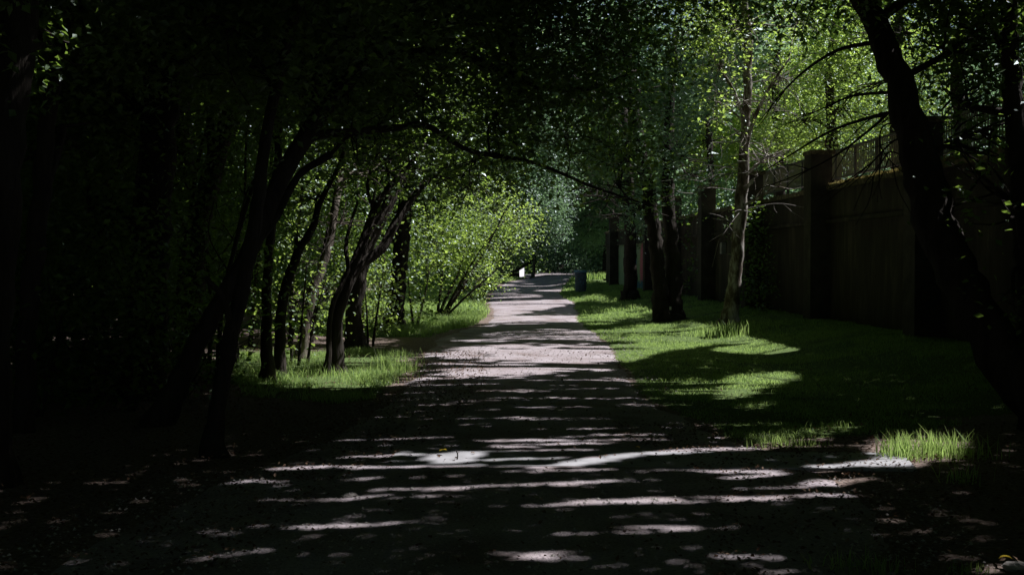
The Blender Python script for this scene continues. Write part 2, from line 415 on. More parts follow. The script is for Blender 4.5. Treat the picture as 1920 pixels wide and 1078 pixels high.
def leaf_geo(p, L, W, up=.9, droop=.35):
    """kite shaped folded leaves at p; L length, W width"""
    n = len(p)
    nr = RNG.normal(size=(n, 3)); nr[:, 2] = np.abs(nr[:, 2]) * .6 + up
    nr /= np.linalg.norm(nr, axis=1)[:, None]
    a = RNG.normal(size=(n, 3)); a[:, 2] -= droop
    a -= nr * (a * nr).sum(1)[:, None]; a /= np.linalg.norm(a, axis=1)[:, None] + 1e-9
    b = np.cross(nr, a)
    s = (.65 + .7 * RNG.random(n))[:, None]
    l = L * s; w = W * s
    fold = nr * w * .18
    V = np.empty((n, 4, 3))
    V[:, 0] = p
    V[:, 1] = p + a * l * .45 + b * w * .5 + fold
    V[:, 2] = p + a * l
    V[:, 3] = p + a * l * .45 - b * w * .5 + fold
    return V.reshape(-1, 3), np.arange(n * 4, dtype=np.int32).reshape(n, 4)

def sprig_points(centers, per, sig):
    k = len(centers)
    c = np.repeat(centers, per, 0)
    return c + RNG.normal(size=c.shape) * sig

def ball(n):
    v = RNG.normal(size=(n, 3)); v /= np.linalg.norm(v, axis=1)[:, None]
    return v * (RNG.random(n) ** (1 / 2.6))[:, None]

def leaf_size(Y):
    return .082 * max(1.0, Y / 17.0) ** .5

ALL_TREES = []   # dicts with root, top point, pending crown arrays
def make_tree(name, label, cat, stems, blobs, bark='bark', leaf='leaf', group=None, gap=True, twigs=14, lad=1.6, limb=True, base=None, seg=10, leafmul=1.0, rough=.10):
    """stems: list of lists of (px,py,Y,r); blobs: (px,py,Y,r[,flatten[,lad]])"""
    st = []
    for s in stems:
        pts = np.array([P(a, b, c) for a, b, c, _ in s]); rr = np.array([q[3] for q in s], float)
        st.append((pts, rr))
    b0 = st[0][0][0].copy() if st else P(*blobs[0][:3])
    b0[2] = float(height(b0[0], b0[1])) if base is None else base
    root = empty(name, b0, label, cat, group or ('trees along the path and on the terrace' if cat == 'tree' else 'bushes under the trees'))
    tb = MB()
    lines = []
    for pts, rr in st:
        L = np.linalg.norm(np.diff(pts, axis=0), axis=1).sum()
        n = int(max(10, min(46, L / .16)))
        cp = catmull(pts, n)
        cr = np.interp(np.linspace(0, len(rr) - 1, n), np.arange(len(rr)), rr)
        g0 = float(height(cp[0][0], cp[0][1])) if base is None else base
        if cp[0][2] < g0 + .6:                      # stands on the ground: flare and sink the foot
            hz = cp[:, 2] - g0
            cr = cr * (1 + .55 * np.exp(-np.clip(hz, 0, 9) / .16))
            cp = np.vstack([[cp[0][0], cp[0][1], g0 - .12], cp]); cr = np.concatenate([[cr[0] * 1.15], cr])
        cp[1:, :2] += RNG.normal(size=(len(cp) - 1, 2)) * (cr[1:, None] * .10)
        tb.tube(cp, cr, seg=seg, rough=rough)
        lines.append((cp, cr))
    leaves = []
    for bl in blobs:
        px, py, Y, r = bl[:4]
        fl = bl[4] if len(bl) > 4 else .8
        ld = bl[5] if len(bl) > 5 else lad
        c = P(px, py, Y)
        if limb and lines:
            allp = np.vstack([l[0] for l in lines]); allr = np.concatenate([l[1] for l in lines])
            dd = np.linalg.norm(allp - c, axis=1) + 2.0 * np.clip(allp[:, 2] - c[2] + .3, 0, 99) + (allp[:, 2] < allp[:, 2].max() * .25) * 3
            j = int(np.argmin(dd)); s0 = allp[j]; r0 = min(allr[j] * .55, .03 + .02 * r)
            mid = .5 * (s0 + c) + RNG.normal(size=3) * .12 * np.linalg.norm(c - s0) + np.array([0, 0, .12 * np.linalg.norm(c - s0)])
            lp = catmull([s0, mid, c], 9)
            tb.tube(lp, np.linspace(r0, r0 * .45, 9), seg=6, rough=.08)
        else:
            lp = np.array([c, c])
            r0 = .03
        Ls = leaf_size(Y) * leafmul; Ws = Ls * .6
        vol = 4.19 * r ** 3 * fl
        nleaf = int(ld * vol / (Ls * Ws * .5))
        per = 14
        ns = max(6, nleaf // per)
        # uneven clumps inside the blob
        off = ball(ns) * r; off[:, 2] *= fl
        cen = c + off
        kk = fnoise(cen[:, 0] * 1.0 / max(.6, r * .45) + cen[:, 2] * .8, cen[:, 1] * 1.0 / max(.6, r * .45) - cen[:, 2] * .9) > .46
        cen = cen[kk]
        sig = min(.32, .16 + .03 * r)
        lv = sprig_points(cen, per, sig * max(1, Ls / .1) ** .7)
        leaves.append((lv, Ls, Ws))
        m = min(twigs, len(cen))
        for q in RNG.choice(len(cen), m, replace=False) if m else []:
            s1 = lp[RNG.integers(len(lp) // 2, len(lp))]
            e = cen[q]
            md = .5 * (s1 + e) + RNG.normal(size=3) * .1 * r
            tw = catmull([s1, md, e], 6)
            tb.tube(tw, np.linspace(max(.006, r0 * .35), .004, 6), seg=4, cap=False)
    tr = dict(root=root, leaves=leaves, leaf=leaf, gap=gap, top=(lines[0][0][-1] if lines else b0), name=name)
    if tb.n: tr['trunk'] = tb.build('stems' if cat == 'bush' else 'trunk', M[bark], root, True)
    ALL_TREES.append(tr)
    return tr

def finish_tree(tr):
    V = []; Fq = []; n = 0
    for ent in tr['leaves']:
        lv, L, W = ent[:3]
        if not len(lv): continue
        lv = lv[lv[:, 2] > height(lv[:, 0], lv[:, 1]) + .05]
        v, f = leaf_geo(lv, L, W)
        v = v.reshape(-1, 4, 3)
        if tr['gap'] is not None:
            if len(ent) > 3:                       # added roof of leaves that shades the path
                k = keep_mask(v[:, 0] * .5 + v[:, 2] * .5, True)
            else:
                k = keep_mask(v[:, 0] * .5 + v[:, 2] * .5, True, None, .6 if tr['root'].location.y < 24 else 1.0)
            v = v[k]
        if not len(v): continue
        m = len(v)
        V.append(v.reshape(-1, 3)); Fq.append(np.arange(m * 4, dtype=np.int32).reshape(m, 4) + n); n += m * 4
    if n:
        mesh_obj('foliage' if tr['root']['category'] == 'bush' else 'crown', np.concatenate(V), np.concatenate(Fq), M[tr['leaf']], tr['root'])

#@@SETTING
# ------------------------------------------------------------------ path edges (world)
EDGE = [  # py, left px, right px
    (1300, -200, 1900), (1078, 60, 1720), (980, 240, 1690), (900, 400, 1600), (850, 540, 1480), (820, 610, 1385), (780, 690, 1290), (740, 740, 1215), (720, 768, 1192),
    (700, 783, 1183), (660, 800, 1160), (640, 815, 1145), (625, 842, 1125), (610, 905, 1097), (600, 922, 1090), (585, 926, 1085), (575, 920, 1085),
    (566, 915, 1078), (558, 917, 1060), (550, 920, 1052), (540, 930, 1060), (530, 948, 1075), (520, 1000, 1088), (512, 1030, 1096), (505, 1050, 1100)]
EY = []; EL = []; ER = []
for py, l, r in EDGE:
    y = EYE * F / (py - 490.0)
    EY.append(y); EL.append((l - 960) / F * y); ER.append((r - 960) / F * y)
EY = np.array([-15.] + EY); EL = np.array([-3.0] + EL); ER = np.array([3.0] + ER)
def edge_l(y): return np.interp(y, EY, EL)
def edge_r(y): return np.interp(y, EY, ER)

def lawn_amount(x, y):
    """1 where turf grows, 0 on bare soil"""
    x = np.asarray(x, float); y = np.asarray(y, float)
    n = fnoise(x * 1.1 + 40, y * 1.1 + 12) - .5
    right = smooth((x - edge_r(y) + .22 + .3 * n) / .3) * smooth((y - 9.6 - .45 * (x - 2) + 2.2 * n) / 1.0)
    left = smooth((edge_l(y) - x + .3 * n) / .45)
    px, py, dep = project(x, y, np.zeros_like(x))
    lm = ((px - 610) / 215) ** 2 + ((py - 705) / 46) ** 2 < 1 + 1.2 * n
    left = left * np.where(lm & (y > 10), 1.0, 0.0) + left * ((y > 24) & (x > -6))
    return np.clip(right + left, 0, 1)

# ground sheet
gx = np.concatenate([np.array([-260, -150, -90, -60, -42, -30, -22, -17, -14]), np.arange(-12, 12.01, .2), np.array([14, 17, 22, 30, 45, 70, 110, 180, 300])])
gy = np.concatenate([np.array([-120, -60, -30, -15, -8, -4, 0]), np.arange(2, 34, .2), np.arange(34, 80, .5), np.array([80, 85, 90, 100, 115, 135, 160, 220, 320, 500])])
XX, YY = np.meshgrid(gx, gy)
ZZ = height(XX, YY) + .03 * (fnoise(XX * .8 + 3, YY * .8) - .5) * ((XX < edge_l(YY)) | (XX > edge_r(YY)))
ZZ = ZZ - .02 * ((XX > edge_l(YY) + .2) & (XX < edge_r(YY) - .2))
idx = np.arange(XX.size).reshape(XX.shape)
q = np.stack([idx[:-1, :-1], idx[:-1, 1:], idx[1:, 1:], idx[1:, :-1]], -1).reshape(-1, 4)
ground = mesh_obj('ground', np.stack([XX, YY, ZZ], -1).reshape(-1, 3), q, M['ground'], None, True)
tag(ground, kind='structure')
at = ground.data.attributes.new('lawn', 'FLOAT', 'POINT')
at.data.foreach_set('value', (lawn_amount(XX, YY).ravel()).astype(np.float32))

# path sheet with ragged edges
ys = np.concatenate([np.arange(-12, 40, .12), np.arange(40, 200, .5)])
nx = 15
V = []
for y in ys:
    l = edge_l(y) - .10 + .30 * (fnoise(np.array([y * 1.4 + 2]), np.array([3.3]))[0] - .5) + RNG.normal() * .02
    r = edge_r(y) + .02 + .26 * (fnoise(np.array([y * 1.7 + 8]), np.array([9.1]))[0] - .5) + RNG.normal() * .02
    for k in range(nx):
        t = k / (nx - 1)
        x = l * (1 - t) + r * t
        z = .012 * math.sin(t * math.pi) + .012 * (fnoise(np.array([x * 1.5]), np.array([y * 1.5]))[0] - .5) * (0 < k < nx - 1)
        V.append((x, y, height(x, y) + .008 + z if 0 < k < nx - 1 else height(x, y) - .02))
idx = np.arange(len(ys) * nx).reshape(len(ys), nx)
q = np.stack([idx[:-1, :-1], idx[:-1, 1:], idx[1:, 1:], idx[1:, :-1]], -1).reshape(-1, 4)
tag(mesh_obj('path', np.array(V), q, M['path'], None, True), kind='structure')

# concrete strip across the path
mb = MB()
a, b, c, d = G(745, 849), G(1690, 853), G(1720, 884), G(725, 876)
top = [np.array([p[0], p[1], max(p[2], 0) + .022]) for p in (a, b, c, d)]
V = top + [p - np.array([0, 0, .2]) for p in top]
mb.add(V, [(3, 2, 1, 0), (0, 1, 5, 4), (1, 2, 6, 5), (2, 3, 7, 6), (3, 0, 4, 7)])
tag(mb.build('pavement', M['concrete']), kind='structure')

# raised terrace behind the wall
tx = np.concatenate([[.2, .5, 1, 2, 3], np.arange(5, 40, 3), [50, 80, 140]])
ty = np.concatenate([np.arange(-20, 66, 1.5), [70]])
V = []
for y in ty:
    drop = smooth((y - 54) / 10.0)
    for t in tx:
        x = float(wall_x(y)) + t
        V.append((x, y, (3.12 + .25 * fnoise(np.array([x * .5]), np.array([y * .5]))[0]) * (1 - drop) - .3 * drop))
idx = np.arange(len(V)).reshape(len(ty), len(tx))
q = np.stack([idx[:-1, :-1], idx[:-1, 1:], idx[1:, 1:], idx[1:, :-1]], -1).reshape(-1, 4)
tag(mesh_obj('terrain', np.array(V), q, M['ground'], None, True), kind='structure')

# ------------------------------------------------------------------ retaining wall
wdir = np.array([-.04, 1, 0]); wdir /= np.linalg.norm(wdir)
wout = np.array([-1, -.04, 0]); wout /= np.linalg.norm(wout)      # towards the path
def WP(y, out=0., z=0.): 
    return np.array([float(wall_x(y)), y, z]) + wout * out
wall = empty('retaining_wall', WP(24.5, 0, .3), 'long stained concrete retaining wall with square piers, holding up the terrace beside the lawn', 'wall')
def wall_run(name, y0, y1, z0, z1, o0, o1, material, parent, wav=0., n=None):
    """a long block between y0..y1, z0..z1, standing out from o0 (back) to o1 (front)"""
    n = n or max(2, int((y1 - y0) / .25))
    yy = np.linspace(y0, y1, n)
    V = []
    for y in yy:
        w = lambda: wav * RNG.normal()
        V += [WP(y, o1 + w(), z0 + w() * .3), WP(y, o1 + w(), z1 + w()), WP(y, o0, z1 + w()), WP(y, o0, z0)]
    idx = np.arange(n * 4).reshape(n, 4)
    Fq = np.stack([idx[:-1], np.roll(idx[:-1], -1, 1), np.roll(idx[1:], -1, 1), idx[1:]], -1).reshape(-1, 4)
    Fq = np.vstack([Fq, [idx[0][::-1], idx[-1]]])
    return mesh_obj(name, np.array(V), Fq, material, parent)
WY0, WY1 = 3.0, 64.0
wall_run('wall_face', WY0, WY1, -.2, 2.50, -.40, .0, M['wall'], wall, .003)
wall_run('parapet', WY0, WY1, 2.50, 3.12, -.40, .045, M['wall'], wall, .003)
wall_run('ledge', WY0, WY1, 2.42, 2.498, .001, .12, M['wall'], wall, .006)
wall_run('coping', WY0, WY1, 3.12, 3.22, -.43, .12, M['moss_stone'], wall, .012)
for i in range(11):
    y = 7.5 + 5.7 * i - .1
    if y > 62: break
    mb = MB()
    mb.box(WP(y + .25, .22, 1.85), (.46, .5, 4.1), -wout, wdir)
    pr = mb.build('pier', M['pier'], wall)
    mb = MB(); mb.box(WP(y + .25, .20, 3.94), (.54, .58, .09), -wout, wdir)
    cp = mb.build('cap', M['moss_stone'], pr)
    cp.location = -np.array(pr.location) * 0
    # sub-part geometry was built in world space: shift it under the pier
    co = np.empty(len(cp.data.vertices) * 3, np.float32); cp.data.vertices.foreach_get('co', co)
    co = (co.reshape(-1, 3) - np.asarray(wall.location, np.float32) + np.asarray(pr.location, np.float32) * 0); cp.data.vertices.foreach_set('co', co.ravel())
# graffiti painted on the far bays
gr = MB()
n = 26
def paint(name, y0, y1, z0, z1, material, out, jag=.12):
    yy = np.linspace(y0, y1, n); V = []
    for k, y in enumerate(yy):
        j0, j1 = RNG.normal() * jag, RNG.normal() * jag
        e = min(k, n - 1 - k); s = min(1, e / 3 + .3)
        zm = .5 * (z0 + z1); V += [WP(y, out, zm + (z0 - zm) * s + j0), WP(y, out, zm + (z1 - zm) * s + j1)]
    V = np.array(V); V2 = V - wout * .003
    idx = np.arange(2 * n).reshape(n, 2)
    Fq = np.stack([idx[:-1, 0], idx[:-1, 1], idx[1:, 1], idx[1:, 0]], -1)
    return mesh_obj(name, V, Fq, material, wall)
paint('graffiti', 47.0, 59.5, .35, 2.42, M['green_paint'], .008, .05)
paint('graffiti', 49.3, 51.4, .5, 2.3, M['pink'], .014, .2)
paint('graffiti', 49.2, 52.6, .38, .7, M['cyan'], .020, .06)
paint('graffiti', 52.4, 53.6, .8, 2.2, M['cyan'], .014, .15)

# small grey boxes fixed to the wall
def wall_box(y, z, sz, label):
    e = empty('junction_box', WP(y, .01, z), label, 'box')
    mb = MB(); mb.box(WP(y, .07, z), (.12, sz * .75, sz), -wout, wdir); mb.build('housing', M['concrete'], e)
    mb = MB(); mb.box(WP(y, .138, z), (.014, sz * .68, sz * .9), -wout, wdir); mb.build('cover', M['stone'], e)
wall_box(25.9, 2.02, .26, 'small grey junction box on the wall just beyond the tallest lit pier')
wall_box(34.5, 2.0, .34, 'small pale box on the dark wall behind the double trunk')

# ------------------------------------------------------------------ railing on the terrace
ral = empty('metal_railing', WP(25.0, -.62, 3.2), 'metal railing of thin upright bars running along the top of the retaining wall', 'railing')
RZ0, RZ1 = 3.50, 4.12
mb = MB(); mb.box(WP(22.0, -.62, RZ1), (.05, 26, .045), -wout, wdir); mb.build('rail', M['dark_metal'], ral)
mb = MB(); mb.box(WP(22.0, -.62, RZ0), (.05, 26, .035), -wout, wdir); mb.build('rail', M['dark_metal'], ral)
y = 9.2; k = 0
while y < 34.5:
    mb = MB(); mb.box(WP(y, -.62, (3.1 + RZ1) / 2), (.055, .055, RZ1 - 3.1 - .05), -wout, wdir); mb.build('post', M['dark_metal'], ral)
    mb = MB()
    for j in range(1, 13):
        yb = y + j * .1
        mb.box(WP(yb, -.62, (RZ0 + RZ1) / 2), (.022, .02, RZ1 - RZ0 - .046), -wout, wdir)
    mb.build('bar_panel', M['bar_metal'], ral)
    y += 1.3
# low painted kerb wall behind the railing
lw = empty('low_wall', WP(20, -3.2, 3.2), 'low dark red wall with pale blue painted scrawl, glimpsed under the railing', 'wall')
mb = MB(); mb.box(WP(20.4, -3.2, 3.45), (.25, 5.5, .66), -wout, wdir); mb.build('wall_face', M['red'], lw)
mb = MB()
yq = 22.9
for j in range(5):
    o = -3.2 + .129
    h = .2
    for (dy0, z0, dy1, z1) in (((0, -.5, .05, .5), (.05, .5, .25, .35), (.25, .35, .05, 0), (.05, 0, .28, -.5)) if j % 2 == 0 else ((0, .5, .12, -.5), (.12, -.5, .26, .5))):
        A = WP(yq - dy0, o, 3.50 + z0 * h * 2); B = WP(yq - dy1, o, 3.50 + z1 * h * 2)
        d = B - A; L = np.linalg.norm(d); d /= L
        mb.box((A + B) / 2, (.012, .05, L + .04), -wout, np.cross(d, -wout), d)
    yq -= .42
mb.build('graffiti', M['blue'], lw)

# ------------------------------------------------------------------ litter bin
bp = G(1089, 548)
bn = empty('litter_bin', bp, 'dark litter bin with a blue rim standing on the verge far down the path', 'bin')
def ring(mb, c, prof, seg=24, sq=.0):
    th = np.linspace(0, 2 * np.pi, seg, endpoint=False)
    V = []
    for r, z in prof:
        V.append(np.stack([c[0] + r * np.cos(th), c[1] + r * np.sin(th), np.full(seg, c[2] + z)], -1))
    V = np.concatenate(V); idx = np.arange(len(V)).reshape(len(prof), seg)
    q = np.stack([idx[:-1], np.roll(idx[:-1], -1, 1), np.roll(idx[1:], -1, 1), idx[1:]], -1).reshape(-1, 4)
    mb.add(V, q)
mb = MB(); ring(mb, bp, [(.01, .03), (.265, .03), (.27, .08), (.275, .10), (.30, .95), (.285, .96), (.26, .12), (.01, .12)]); mb.build('body', M['bin_body'], bn, False)
mb = MB(); ring(mb, bp, [(.29, .965), (.335, .965), (.34, .99), (.34, 1.07), (.325, 1.09), (.28, 1.09), (.275, 1.06), (.28, .97)]); mb.build('rim', M['bin_lid'], bn, False)
for k in range(3):
    z = .25 + .25 * k
    mb = MB(); ring(mb, bp, [(.279 + .029 * z, z), (.288 + .029 * z, z + .004), (.288 + .029 * z, z + .03), (.279 + .03 * z, z + .034)]); mb.build('band', M['bin_body'], bn, False)
mb = MB()
for k in range(3):
    a = k * 2.1
    mb.box(bp + np.array([.2 * math.cos(a), .2 * math.sin(a), .005]), (.08, .08, .06))
mb.build('foot', M['dark_metal'], bn)
mb = MB()
for (dx, z, L, t) in ((-.10, .66, .10, .1), (-.03, .52, .14, .05), (.05, .70, .07, -.1), (.11, .45, .12, .1), (.02, .34, .08, 0)):
    mb.box(bp + np.array([dx, -math.sqrt(max(.0, .302 ** 2 - dx * dx)) - .004, z]), (.05, .012, L), (math.cos(t), 0, -math.sin(t)), (0, 1, 0), (math.sin(t), 0, math.cos(t)))
mb.build('sticker', M['bin_lid'], bn)

# ------------------------------------------------------------------ far concrete ramp, sunlit white wall
rp = G(980, 522)
rm = empty('concrete_ramp', rp, 'far dark sloping ramp over a bright white wall end, left of the path', 'ramp')
Yr = rp[1]
def pb(x0, x1, z0, z1, y0, y1):
    return ((x0 + x1) / 2, (y0 + y1) / 2, (z0 + z1) / 2), (x1 - x0, y1 - y0, z1 - z0)
xa = lambda px: (px - 960) / F * Yr
za = lambda py: EYE - (py - 490) / F * Yr
mb = MB(); mb.box(((xa(974) + xa(983)) / 2, Yr + .55, .56), (xa(983) - xa(974), .14, 1.9), (1, 0, 0), (0, .5, -.866), (0, .866, .5)); mb.build('wall_end', M['white_paint'], rm)
mb = MB(); mb.box(*pb(xa(985), xa(1000), .1, za(515), Yr - .1, Yr + 1)); mb.build('ledge', M['white_paint'], rm)
mb = MB()
A = np.array([xa(958), Yr - .3, za(516)]); B = np.array([xa(1003), Yr - .3, za(489)])
d = (B - A); L = np.linalg.norm(d); d /= L
mb.box((A + B) / 2 + np.array([0, -1.0, .16]), (L, .7, .30), d, (0, 1, 0), np.cross(d, (0, 1, 0)))
mb.build('ramp_slab', M['bark'], rm)
mb = MB(); mb.box(*pb(xa(948), xa(974), -.1, za(512), Yr + .1, Yr + .6)); mb.build('abutment', M['bark'], rm)
mb = MB(); mb.box(*pb(xa(984.2), xa(1003), -.1, .35, Yr + 1.1, Yr + 1.4)); mb.build('back_wall', M['dark_metal'], rm)

#@@TREES
# ------------------------------------------------------------------ trees, left of the path
make_tree('tree', 'slim crooked tree nearest on the left, its foot on the dark bare soil', 'tree',
    [[(398, 860, 9.3, .085), (404, 790, 9.35, .07), (420, 700, 9.4, .068), (440, 600, 9.5, .062), (468, 480, 9.6, .06), (488, 360, 9.7, .055), (505, 220, 9.9, .05), (545, 60, 10.2, .045), (590, -120, 10.5, .035), (620, -300, 11, .02)],
     [(436, 620, 9.5, .03), (418, 560, 9.4, .028), (385, 520, 9.3, .02)]],
    [(560, -60, 10, 1.3), (380, 20, 10, 1.2), (640, -260, 11, 1.5), (470, 120, 10.3, .7, .7, .9)], twigs=16)
make_tree('tree', 'thick dark tree leaning over the path from the left, with long arching limbs', 'tree',
    [[(290, 805, 11.0, .12), (335, 720, 11.0, .10), (385, 610, 11.1, .09), (470, 465, 11.3, .09), (545, 300, 11.6, .085), (640, 165, 12, .085), (740, 40, 12.5, .08), (830, -80, 13, .08), (920, -220, 13.5, .08)],
     [(535, 310, 11.6, .06), (580, 258, 11.8, .05), (660, 248, 12, .045), (745, 240, 12.4, .038), (800, 236, 12.8, .034), (880, 283, 13.3, .03), (1000, 305, 14, .024), (1110, 350, 14.6, .018), (1200, 380, 15, .01)],
     [(690, 110, 12.2, .06), (770, 100, 12.5, .052), (850, 98, 13, .05), (930, 130, 13.4, .05), (1020, 165, 14, .04), (1110, 165, 14.4, .03), (1200, 130, 15, .015)],
     [(470, 470, 11.3, .05), (520, 400, 11.5, .045), (560, 330, 11.9, .035), (620, 290, 12.2, .04)]],
    [(640, 30, 12, 1.5), (830, 40, 13, 1.6), (1010, 20, 13.4, 1.5), (780, 175, 12.8, .9), (930, 220, 13.6, 1.0), (1060, 255, 14.4, 1.1), (1110, 90, 14.2, 1.3), (880, 320, 14, .55), (1150, 340, 15, .8), (960, 130, 13.5, .8), (700, 250, 12.4, .6), (560, 150, 12, .9), (920, -180, 13.5, 2.0), (1150, -150, 14, 2.0)],
    twigs=22, lad=1.3, rough=.12)
make_tree('tree', 'upright thick trunk in the black wood, just left of the thick leaning tree', 'tree',
    [[(262, 770, 12.8, .24), (272, 620, 12.8, .22), (285, 450, 12.9, .21), (298, 280, 13, .20), (310, 120, 13, .19), (322, -50, 13.2, .17), (330, -300, 13.5, .1)]],
    [(300, 30, 13, 1.7), (190, 210, 13.6, 1.5), (420, 60, 14.5, 1.4), (120, 60, 13, 1.5), (200, 420, 14.5, 1.2), (330, -250, 13.5, 2.2)])
make_tree('tree', 'rough barked trunk cut off by the left edge, a little sun on its bark', 'tree',
    [[(-30, 930, 8.0, .16), (-20, 700, 8, .14), (-5, 450, 8, .13), (18, 200, 8, .12), (40, 20, 8.1, .11), (60, -200, 8.4, .08)]],
    [(70, 50, 8.8, .65, .8, .9), (-60, -40, 8, 1.2), (120, -120, 9, 1.2), (30, -260, 8.5, 1.6)])
make_tree('tree', 'slim dark tree at the far left, leaning right with one bare pale twig', 'tree',
    [[(40, 830, 10.2, .10), (55, 600, 10.2, .085), (75, 380, 10.3, .08), (100, 150, 10.4, .07), (128, 20, 10.6, .06), (160, -150, 10.8, .03)],
     [(105, 110, 10.4, .014), (125, 95, 10.3, .011), (150, 82, 10.2, .006)]],
    [(170, 0, 10.8, 1.1), (60, 300, 11.5, .9), (150, -170, 10.8, 1.5)])
make_tree('tree', 'dark tree behind the leaning one, forking below speckled leaves on the upper left', 'tree',
    [[(350, 740, 16.5, .17), (362, 560, 16.6, .15), (385, 380, 16.8, .14), (425, 240, 17, .13), (455, 140, 17.2, .11), (500, 20, 17.5, .09), (540, -120, 18, .05)],
     [(400, 320, 16.9, .07), (395, 200, 17, .055), (420, 90, 17.2, .04), (450, -20, 17.4, .02)]],
    [(470, 60, 17.3, 1.5, .8, 1.1), (380, 200, 18, 1.2, .8, 1.0), (560, 120, 18.5, 1.4, .8, 1.0), (520, -100, 18, 2), (360, 420, 18, 1.2)], leaf='leaf')
make_tree('tree', 'twin stemmed tree in the sunlit left grass, a slender wavy stem beside a thicker one', 'tree',
    [[(628, 697, 16.3, .115), (627, 650, 16.3, .105), (629, 600, 16.3, .10), (643, 550, 16.4, .098), (672, 498, 16.6, .085), (716, 466, 16.8, .075), (745, 410, 17, .065), (790, 350, 17.3, .05), (850, 300, 17.8, .03)],
     [(605, 707, 16.0, .055), (616, 675, 16.0, .042), (616, 622, 16.05, .04), (624, 568, 16.1, .038), (640, 535, 16.2, .036), (653, 498, 16.3, .032), (648, 455, 16.4, .026), (670, 380, 16.8, .018)],
     [(655, 515, 16.5, .075), (680, 458, 16.7, .065), (708, 380, 17, .055), (745, 335, 17.3, .045), (800, 270, 17.8, .03)],
     [(700, 400, 16.9, .03), (690, 340, 17, .025), (720, 260, 17.3, .015)]],
    [(720, 300, 17, 1.0), (820, 290, 17.6, 1.0), (620, 260, 17.6, 1.1), (880, 345, 18, .7), (740, 400, 17.5, .5, .8, 1.0), (680, 180, 17.5, 1.3), (820, 180, 18.2, 1.3)], twigs=24, lad=1.35)
make_tree('tree', 'straight thin dark trunk at the left end of the sunlit grass patch', 'tree',
    [[(503, 717, 15.1, .085), (500, 640, 15.1, .072), (500, 540, 15.2, .066), (508, 430, 15.3, .06), (520, 300, 15.5, .05), (525, 150, 15.8, .04), (530, -50, 16, .02)]],
    [(520, 230, 15.8, 1.0, .8, 1.0), (480, 380, 16, .7, .8, .9), (540, 50, 16, 1.2)])
make_tree('tree', 'thin dark trunk curving right above the grass, just right of the straight thin one', 'tree',
    [[(527, 705, 15.7, .085), (525, 640, 15.7, .075), (530, 560, 15.8, .07), (556, 480, 16, .062), (585, 430, 16.2, .055), (600, 380, 16.5, .045), (640, 300, 17, .03), (660, 200, 17.4, .015)]],
    [(600, 360, 16.8, .8, .8, .9), (650, 220, 17.5, 1.0), (560, 440, 16.6, .4, .8, .8)])
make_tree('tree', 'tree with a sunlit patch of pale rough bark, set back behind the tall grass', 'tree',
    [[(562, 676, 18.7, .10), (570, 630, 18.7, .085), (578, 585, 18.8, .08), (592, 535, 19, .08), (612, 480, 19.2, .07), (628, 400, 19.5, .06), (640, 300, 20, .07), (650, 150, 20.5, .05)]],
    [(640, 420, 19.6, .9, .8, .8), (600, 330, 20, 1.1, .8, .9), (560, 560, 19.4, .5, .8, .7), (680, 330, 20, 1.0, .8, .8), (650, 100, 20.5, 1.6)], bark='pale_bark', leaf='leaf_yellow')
make_tree('tree', 'dark trunk in deep shade behind the twin stemmed tree', 'tree',
    [[(668, 655, 20.7, .17), (664, 600, 20.7, .15), (672, 530, 20.8, .14), (695, 450, 21, .13), (730, 380, 21.3, .11), (770, 300, 21.8, .09), (800, 180, 22, .06)]],
    [(760, 260, 22, 1.5, .8, 1.0), (700, 420, 21.6, .8, .8, .9), (840, 150, 23, 1.8, .8, 1.2), (640, 160, 22, 1.5)])
make_tree('tree', 'stout black upright trunk left of the bright bushes, with a short broken side limb', 'tree',
    [[(738, 622, 26, .23), (741, 570, 26, .20), (747, 510, 26, .19), (753, 450, 26.1, .185), (760, 380, 26.2, .16), (775, 280, 26.5, .12), (800, 120, 27, .08)],
     [(742, 560, 26, .06), (722, 545, 25.9, .045), (706, 540, 25.8, .03)],
     [(760, 440, 26.1, .06), (735, 452, 25.8, .05), (715, 440, 25.6, .03)]],
    [(760, 320, 26.3, 1.5), (860, 240, 27, 1.9), (820, 370, 26.4, .8), (790, 80, 27, 2.3), (690, 240, 26, 1.6)], lad=1.3)
make_tree('tree', 'far tree arching over the bright bushes, its drooping bluish leaves hanging above the path', 'tree',
    [[(860, 556, 52, .2), (875, 500, 52, .18), (900, 430, 52.3, .16), (940, 370, 53, .12), (990, 340, 53.5, .08)]],
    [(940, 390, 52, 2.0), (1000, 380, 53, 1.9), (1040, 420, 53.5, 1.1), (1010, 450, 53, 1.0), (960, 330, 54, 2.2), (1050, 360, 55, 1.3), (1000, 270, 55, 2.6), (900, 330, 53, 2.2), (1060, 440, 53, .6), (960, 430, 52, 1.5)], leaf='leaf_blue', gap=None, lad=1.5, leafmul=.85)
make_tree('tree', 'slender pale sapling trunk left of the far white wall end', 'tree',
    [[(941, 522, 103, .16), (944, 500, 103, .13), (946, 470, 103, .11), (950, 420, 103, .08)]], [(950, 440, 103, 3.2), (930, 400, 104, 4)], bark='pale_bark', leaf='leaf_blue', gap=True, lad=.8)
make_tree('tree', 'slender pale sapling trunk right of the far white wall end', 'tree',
    [[(999, 521, 101, .17), (1001, 505, 101, .14), (1003, 480, 101, .12), (1008, 430, 101, .08)]], [(1008, 455, 101, 2.4), (1030, 420, 102, 3.2)], bark='pale_bark', leaf='leaf_blue', gap=True, lad=.9)

